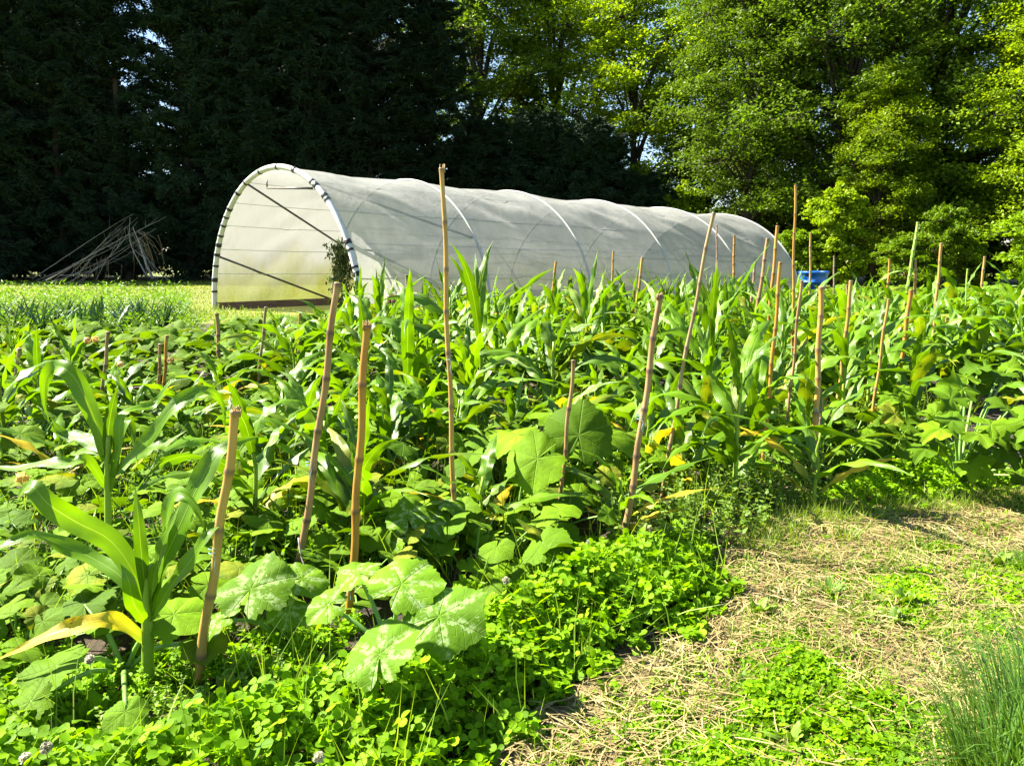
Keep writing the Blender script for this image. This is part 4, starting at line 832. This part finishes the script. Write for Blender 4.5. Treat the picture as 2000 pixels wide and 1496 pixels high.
# ---------------------------------------------------------------- small plants on the path
def rosette(x, y, n, L, wd, m, name, label, cat, up=.7):
    g = G(x, y); r = empty(name, g); tag(r, label, cat); mb = MB()
    for k in range(n):
        a = k*2.4+rs.normal(0,.2); th = R(rs.uniform(15,70))*up; pts = [(0,0,0)]; s = np.linspace(0,1,8); LL = L*rs.uniform(.7,1.1)
        P = np.stack([s*LL*math.sin(th)*math.cos(a), s*LL*math.sin(th)*math.sin(a), s*LL*math.cos(th)-.35*LL*s**2.2], -1)
        ribbon(mb, P, np.array([-math.sin(a), math.cos(a), 0]), wd*np.clip(np.sin(np.pi*s**.75*.93+.12),.05,1), .25, .35, 8, 5)
    mb.build('leaves', M[m], r); return r
for _k,(_x,_y,_n,_l,_w,_m,_t) in enumerate([(180,1420,7,.16,.03,'clover','broad-leaved weed left of the nearest corn foot'),(450,1360,8,.14,.022,'weed','pale weed right of the front stake foot'),(560,1330,8,.13,.02,'clover','weed between the silver-flecked leaf and the clover bank'),(70,1420,8,.15,.028,'clover','broad-leaved weed in the left corner'),(620,1240,7,.14,.02,'weed','weed beside the fallen dry reed'),(960,1190,7,.13,.02,'clover','weed right of the silver-marked leaves'),(1250,1130,8,.16,.02,'weed','weed at the foot of the mottled cane'),(1390,1090,8,.15,.02,'weed','weed at the path corner of the clover bank')]): rosette(_x,_y,_n,_l,_w,_m,'weed_plant',_t,'weed',.6)
rosette(1478,1200,10,.13,.018,'weed','dandelion','pale dandelion rosette in the middle of the straw path','dandelion')
rosette(1740,1225,9,.12,.016,'weed','dandelion','dandelion rosette at the right side of the middle clover patch','dandelion')
rosette(1770,1190,8,.14,.018,'weed','dandelion','taller dandelion with upright pale leaf on the right of the path','dandelion',.5)
rosette(1950,1110,9,.14,.02,'weed','dandelion','dandelion near the right edge above the long grass','dandelion')
rosette(1450,1350,8,.10,.014,'weed','dandelion','small dandelion at the top of the foreground clover patch','dandelion')
rosette(1540,1460,10,.12,.015,'weed','dandelion','pale dandelion at the bottom edge among low clover','dandelion')
rosette(1195,1365,6,.10,.018,'clover','seedling','seedling with round leaves on the straw beside the clover bank','seedling')
rosette(385,1420,8,.15,.02,'clover','seedling','dark serrated seedling between the nearest corn and the clover','seedling',.5)
def tuft(x, y, n, L, rad, label, m='tuft', wd=.0030):
    g = G(x, y); r = empty('grass_clump', g); tag(r, label, 'grass clump', 'grass clumps on the path'); mb = MB()
    for k in range(n):
        a = rs.rand()*6.28; q = rad*rs.rand()**.6; th0 = R(rs.uniform(2,32)); th1 = R(rs.uniform(25,125)); s = np.linspace(0,1,7); th = th0+(th1-th0)*s**1.6; LL = L*rs.uniform(.5,1.05)
        st = np.stack([np.sin(th)*math.cos(a), np.sin(th)*math.sin(a), np.cos(th)],-1)*LL/6; P = np.vstack([[0,0,0], np.cumsum(st,0)[:-1]])+np.array([q*math.cos(a), q*math.sin(a), 0])
        ribbon(mb, P, np.array([-math.sin(a+.4), math.cos(a+.4), 0]), wd*(1-s**2*.9), .3, 0, 5, 3)
    mb.build('blades', M[m], r)
tuft(2025,1530,760,.40,.19,'large clump of long grass at the bottom right corner')
tuft(2110,1420,500,.38,.18,'long grass clump beyond the right edge of the path')
tuft(1940,1590,420,.30,.14,'long grass clump cut by the bottom edge, near the right corner')
tuft(1618,1165,110,.10,.035,'small dark green grass tuft alone on the straw')
tuft(1225*1,1000*1+0,1,.05,.01,'x') if False else None
tuft(1650,1060,90,.10,.05,'pale grass tuft under the shadow on the far straw','grass')
tuft(2010,1120,160,.14,.06,'green grass tuft at the right edge below the far path')
def cflower(x, y, z, label):
    w3 = G(x, y, z); r = empty('clover_flower', (w3[0], w3[1], 0)); tag(r, label, 'flower', 'white clover flowers'); mb = MB()
    tube(mb, [(0,0,0),(.003,0,w3[2]*.5),(0,0,w3[2])], .0012, 5).build('stem', M['petiole'], r); mb = MB(); n = 90
    d = nrm(rs.normal(0,1,(n,3))); A = np.stack([basis(nrm(rs.normal(0,1,3)), dd) for dd in d])*.012
    mb.multi(np.array([[0,-.2,0],[.6,-.35,0],[1,0,0],[.6,.35,0]]), [[0,1,2,3]], np.zeros((4,2)), A, d*.005+np.array([0,0,w3[2]])); mb.build('flower_head', M['white'], r)
for a in [(175,1287,.2,'white clover flower beside the yellow corn leaf at lower left'),(50,1480,.16,'white clover flower in the bottom left corner'),(90,1460,.18,'white clover flower just right of the corner one'),
          (1150,1060,.22,'white clover flower right of the foot of the short brown cane'),(1108,1076,.2,'white clover flower left of its neighbour by the short brown cane'),(988,1133,.2,'white clover flower right of the silver-marked leaves'),(622,1478,.15,'white clover flower at the bottom edge of the clover bank')]: cflower(*a)

# ---------------------------------------------------------------- leeks and carrots at the left back
rs.seed(81)
def leek_proto(seed):
    rs.seed(seed); r = empty('leek'); mb = MB(); tube(mb, [(0,0,0),(0,0,.16)], [.016,.018], 8).build('shaft', M['petiole'], r)
    mb = MB()
    for k in range(9):
        sgn = -1 if k%2 else 1; th0 = R(4+k*3); th1 = R(12+k*7+rs.uniform(0,25)); s = np.linspace(0,1,9); th = th0+(th1-th0)*s**1.5; L = rs.uniform(.34,.46)
        st = np.stack([np.sin(th)*sgn, 0*th+rs.normal(0,.1), np.cos(th)],-1)*L/8; P = np.vstack([[0,0,0],np.cumsum(st,0)[:-1]])+np.array([0,0,.12])
        ribbon(mb, P, np.array([.35*sgn,1,.2]), .017*(1-s**2.5*.9), .5, 0, 5, 3)
    mb.build('leaves', M['leek'], r); CH[r.name] = list(r.children); return r
lk = [leek_proto(82), leek_proto(83)]; used = set(); n_ = 0
for row, (ya, xs) in enumerate([(650,range(10,365,24)),(674,range(0,350,27))]):
    for i, x in enumerate(xs):
        q = (i+row)%2; o = lk[q] if q not in used else copy_tree(lk[q]); used.add(q); g = G(x+rs.uniform(-5,5), ya+rs.uniform(-2,2))
        o.location = tuple(g); o.rotation_euler = (0,0,rs.normal(0,.5)); o.scale = (1.5,1.5,1.25)
        tag(o, ('blue-green leek in the back row among carrots, %s from the left' if row==0 else 'blue-green leek in the nearer row behind the squash, %s from the left') % ORD[i], 'leek', 'leeks in the back row' if row==0 else 'leeks in the nearer row')
def feather(name, poly, n, hlo, hhi, m, label, wob=0.02):
    P = scatter(poly, n, wob); mb = MB(); nl = 26; k = n*nl; i = np.repeat(np.arange(n), nl); f = rs.rand(k)**.7; hh = rs.uniform(hlo,hhi,n)
    a = rs.rand(k)*6.28; z = f*hh[i]; rr_ = .16*f**1.3*rs.rand(k)**.5*1.4; X = P[i]+np.stack([np.cos(a)*rr_, np.sin(a)*rr_],-1)
    A = euler_mats(rs.uniform(-.2,1.1,k), rs.normal(0,.6,k), a-1.57)*rs.uniform(.05,.13,k)[:,None,None]; mb.multi(WT*np.array([.4,1,1]), WF, WT[:, :2], A, np.stack([X[:,0],X[:,1],z],-1))
    return tag(mb.build(name, M[m], None, False), label, 'carrots', kind='stuff')
feather('carrot_foliage', [(-13,11.2),(-4.7,11.2),(-5.9,15.0),(-15,15.0)], 620, .28, .50, 'carrot', 'feathery bright green carrot tops around the leeks')
feather('carrot_foliage', [(-16,14.8),(-6.1,14.8),(-8.6,20.5),(-20,20.5)], 900, .45, .80, 'carrot', 'bright lime carrot and salad foliage in the farthest left bed')
weeds('weeds', [(-8.5,19),(-5.5,15.3),(-3.4,15.3),(-4.5,17),(-8.2,20.3)], 260, .08, .28, .03, .06, 'grass', 'straggling weeds between the carrots and the polytunnel mouth')

# ---------------------------------------------------------------- tomato in the tunnel, dried seed head
g = G(668, 612); tm = empty('tomato_plant', g); tag(tm, 'wilting dark tomato plant tied up just inside the right side of the tunnel mouth', 'tomato'); hh = PY(660,462,g[1])[2]; mb = MB(); fb = MB()
tube(mb, spline([(0,0,0),(.03,0,hh*.5),(-.02,0,hh)],10), np.linspace(.014,.006,10), 6)
for k in range(46):
    z = hh*rs.uniform(.1,1); a = rs.rand()*6.28; L = rs.uniform(.15,.42); e = np.array([math.cos(a)*L, math.sin(a)*L, z-.25*L]); tube(mb, spline([(0,0,z),(e[0]*.5,e[1]*.5,z+.05),e],5), .004, 4, cap=False)
    m = 34; A = euler_mats(rs.uniform(-1.9,-.7,m), rs.normal(0,.5,m), rs.rand(m)*6.28)*rs.uniform(.05,.11,m)[:,None,None]; t_ = rs.uniform(.2,1,m)[:,None]
    fb.multi(WT, WF, WT[:, :2], A, np.array([0,0,z])*(1-t_)+e*t_+rs.normal(0,.05,(m,3)))
mb.build('stem', M['petiole'], tm); fb.build('foliage', M['tomato'], tm, False)
g = G(768,760); w3 = PY(766,585,g[1]); sh = empty('dried_seed_head', g); tag(sh, 'fuzzy reddish-brown dried seed head between corn leaves in front of the tunnel', 'seed head'); c3 = w3-g; mb = MB()
tube(mb, [(0,0,0),(.01,0,c3[2]*.6),c3], .006, 5).build('stem', M['twig_dry'], sh); mb = MB()
for k in range(260):
    d = nrm(rs.normal(0,1,3)); tube(mb, [c3+d*.02, c3+d*.07*rs.uniform(.7,1.2)], [.0016,.001], 3, cap=False)
mb.build('seed_fluff', M['seed'], sh)

# ---------------------------------------------------------------- bamboo canes
def cane(top, base, wpx, m, label, frayed=False, bend=.0, cat='bamboo stake', name='bamboo_stake'):
    g = G(*base); g = np.array([g[0], g[1], -.06]); q = PY(top[0], top[1], G(*base)[1]); dist = math.hypot(G(*base)[1], 0); rad = max(.0042, wpx*.86/2/F*dist)
    o = empty(name, (g[0], g[1], 0)) if False else None
    L = np.linalg.norm(q-g); n_int = max(3, int(L/rs.uniform(.17,.24))); zs = []; rr_ = []; ring = []
    node_ = np.sort(np.concatenate([[0], (np.arange(1,n_int)+rs.uniform(-.15,.15,n_int-1))/n_int, [1]]))
    for a, b in zip(node_[:-1], node_[1:]):
        e = .010/L*1.0
        for f, r, rg in ((0+e,1.0,0),(.25*(b-a),.96,0),(.5*(b-a),.94,0),(.75*(b-a),.96,0),((b-a)-2.2*e,1.0,.15),((b-a)-e*.9,1.17,.75),((b-a)-e*.2,1.13,.9)): zs.append(a+f); rr_.append(r); ring.append(rg)
    zs = np.array(zs); rr_ = np.array(rr_); ring = np.array(ring); zs, ix = np.unique(zs, return_index=True); rr_ = rr_[ix]; ring = ring[ix]
    keep = zs < 1.0; zs = np.append(zs[keep], 1.0); rr_ = np.append(rr_[keep], 1.0); ring = np.append(ring[keep], .1)
    side = nrm(np.cross(q-g, [0,1,0])); P = g+(q-g)*zs[:,None]+side*(bend*L*np.sin(np.pi*zs))[:,None]+side*(.004*np.sin(zs*17+top[0]))[:,None]
    n = 10; mb = MB(); taper = np.linspace(1.08,.90,len(zs)); tube(mb, P, rad*rr_*taper, n, np.repeat(ring, n))
    if frayed:
        T = nrm(q-g)
        for k in range(14):
            a = rs.rand()*6.28; o_ = np.array([math.cos(a), math.sin(a), 0])*rad*.8; b_ = q+o_; tube(mb, [b_-T*.02, b_+T*rs.uniform(.003,.018)+o_*rs.uniform(0,.25)], [rad*.28, rad*.08], 4, .35)
    o = mb.build(name, M[m], None); o.location = (0,0,0)
    # origin at the foot
    me = o.data; off_ = Vector((g[0], g[1], 0)); me.transform(Matrix.Translation(-off_)); o.location = off_
    return tag(o, label, cat, 'bamboo stakes in the vegetable plot')
rs.seed(91)
canes = [
 ((462,802),(376,1340),23,'b_tan','thick tan bamboo stake with frayed top, nearest of all at left',1),
 ((659,552),(573,1150),17,'b_mottle','long greyish-tan bamboo leaning right, left of the orange one',0),
 ((716,634),(680,1215),19,'b_orange','thick orange bamboo cane with broken tip and blue twine',1),
 ((864,328),(893,1095),12,'b_tan','tallest bamboo cane, rising above the tunnel roof in the centre',1),
 ((1121,703),(1087,1045),10,'b_mottle','short brown cane in front of the biggest squash leaves',0),
 ((1288,577),(1212,1075),15,'b_mottle','dark-mottled weathered cane right of centre',1),
 ((1394,415),(1290,975),9,'b_grey','long thin pale cane slanting right, its tip over the tunnel roof',0),
 ((1604,560),(1586,955),13,'b_tan','thick straight tan cane directly below the blue tub',0),
 ((1554,362),(1549,790),6,'b_orange','very tall thin cane beside the tunnel end, rising into the trees',0),
 ((1565,548),(1524,930),7,'b_mottle','dark thin cane just left of the thick tan cane',0),
 ((1519,441),(1489,740),8,'b_orange','orange-brown cane crossing the right end of the tunnel, upper one of the pair',0),
 ((1525,512),(1487,940),9,'b_orange','yellow-orange cane of the pair before the tunnel end hoop',0),
 ((1500,466),(1455,770),9,'b_mottle','mottled brown cane left of the orange pair at the tunnel end',0),
 ((1583,455),(1579,650),5,'b_tan','thin cane standing in front of the blue tub',0),
 ((1434,460),(1431,620),6,'b_orange','thin brown cane over the tunnel, right of the long slanting one',0),
 ((1400,440),(1401,620),4,'b_red','very thin reddish twig stake against the end bay of the tunnel',0),
 ((1475,512),(1461,640),6,'b_red','short reddish cane left of the mottled brown one',0),
 ((1255,503),(1231,690),7,'b_tan','slanting cane in front of the fourth tunnel bay',0),
 ((1239,568),(1235,700),5,'b_orange','short orange cane beside the slanting one at the fourth bay',0),
 ((1198,491),(1189,660),5,'b_tan','thin straight cane in front of the third tunnel bay',0),
 ((1086,511),(1069,650),6,'b_orange','thin cane with a twig at its tip, before the third tunnel hoop',0),
 ((1663,548),(1627,845),9,'b_tan','tan cane leaning right, next right of the thick straight one',0),
 ((1655,556),(1648,680),6,'b_grey','short grey cane crossing behind the leaning tan one',0),
 ((1735,584),(1691,895),7,'b_tan','long thin cane leaning right between the two thicker ones',0),
 ((1779,566),(1747,805),10,'b_orange','blotchy orange cane with dark lower half on the right',0),
 ((1839,475),(1814,740),7,'b_tan','straight tan cane, tallest near the right edge',0),
 ((1793,434),(1760,640),7,'b_green','slanting bright green cane before the shrubs',0),
 ((1788,508),(1784,640),6,'b_tan','short forked cane right of the green slanting one',0),
 ((1738,506),(1728,640),6,'b_orange','short brown cane left of the green slanting one',0),
 ((1923,501),(1904,690),6,'b_tan','thin cane second from the right edge',0),
 ((1890,525),(1879,720),4,'b_green','thin green cane near the right edge',0),
 ((1848,620),(1843,730),5,'b_tan','short thin cane right of the straight tan one',0),
 ((1629,500),(1629,610),4,'b_grey','tiny far cane in front of the shrubs',0),
 ((212,648),(190,860),9,'b_mottle','brown cane with dark foot on the left, beside the yellow leaf',0),
 ((326,655),(318,825),8,'b_orange','orange one of the two close canes at left',0),
 ((313,672),(306,820),8,'b_mottle','grey-brown one of the two close canes at left',0),
 ((424,612),(430,790),9,'b_mottle','dark upright cane below the left foot of the tunnel',0),
 ((520,600),(493,810),7,'b_grey','thin grey cane leaning right, below the tunnel mouth',0),
 ((38,680),(14,830),9,'b_grey','grey leaning cane nearest the left edge',0),
 ((585,612),(580,770),5,'b_tan','thin pale cane behind the corn below the tunnel mouth',0),
 ((838,650),(832,760),6,'b_tan','short pale cane just left of the tallest one',0),
 ((795,537),(794,690),8,'b_grey','pale cane whose capped tip shows above the wide corn leaf',0),
 ((716,588),(716,720),5,'b_grey','thin grey cane behind the broken orange tip',0),
 ((1998,690),(1988,780),6,'b_tan','cane cut by the right edge above the lobed courgette',0),
 ((1606,760),(1600,930),5,'b_red','thin reddish stem right behind the thick tan cane',0)]
for tp_, bs, wd, m, lb, fr in canes: cane(tp_, bs, wd, m, lb, bool(fr), rs.normal(0,.004))
for (x, y, base, wd, lb) in [(418,1075,(376,1340),22,'blue-green twine wrapped round the lower front frayed stake'),(605,905,(573,1150),16,'blue-green twine wrapped round the grey leaning cane'),(1594,800,(1586,955),13,'blue-green twine wrapped round the thick tan cane'),(877,700,(893,1095),11,'twine wrapped round the tallest cane at mid height'),(1250,815,(1212,1075),13,'twine wrapped round the dark-mottled cane')]:
    Y_ = G(*base)[1]; c_ = PY(x, y, Y_); t_ = empty('twine_tie', c_); tag(t_, lb, 'twine'); rd = wd*.86/2/F*Y_*1.12; mb = MB()
    tube(mb, [(rd*math.cos(a), rd*math.sin(a), .0022*a-.014) for a in np.linspace(0, 13, 50)], .0012, 5, .3)
    tube(mb, spline([(0,-rd,0),(.012,-rd-.008,-.02),(.006,-rd-.006,-.05),(.02,-rd-.01,-.075)],9), .0009, 4, .3); mb.build('twine', M['twine'], t_)
# twine bow on the orange cane, curved fallen reed
c_ = PY(684,1148, G(680,1215)[1]-.015); tw = empty('twine_bow', (c_[0], c_[1], c_[2])); tag(tw, 'small blue twine bow tied round the lower orange cane', 'twine'); mb = MB()
for P in ([(-.028,-.006,-.004),(-.01,-.012,0),(.012,-.012,.002),(.03,-.006,-.01)],[(0,-.014,0),(.014,-.02,.02),(.022,-.014,.03),(.008,-.014,.012),(0,-.014,0)],[(0,-.014,0),(-.016,-.02,-.022),(-.02,-.014,-.03)],[(0,-.014,0),(.004,-.02,-.026),(.002,-.016,-.042)]): tube(mb, spline(P, 10), .0011, 5)
mb.build('knot', M['twine'], tw)
Yr = G(600,1180)[1]; o = tube(MB(), spline([PY(x,y,Yr+d) for x,y,d in ((583,1050,.1),(590,1092,.05),(612,1140,0),(640,1172,0),(663,1190,.0))], 16), np.linspace(.004,.0025,16), 6).build('dry_reed', M['deadwood']); tag(o, 'thin pale curved dry reed between the grey leaning and orange canes', 'reed')
print('objects', len(bpy.data.objects))
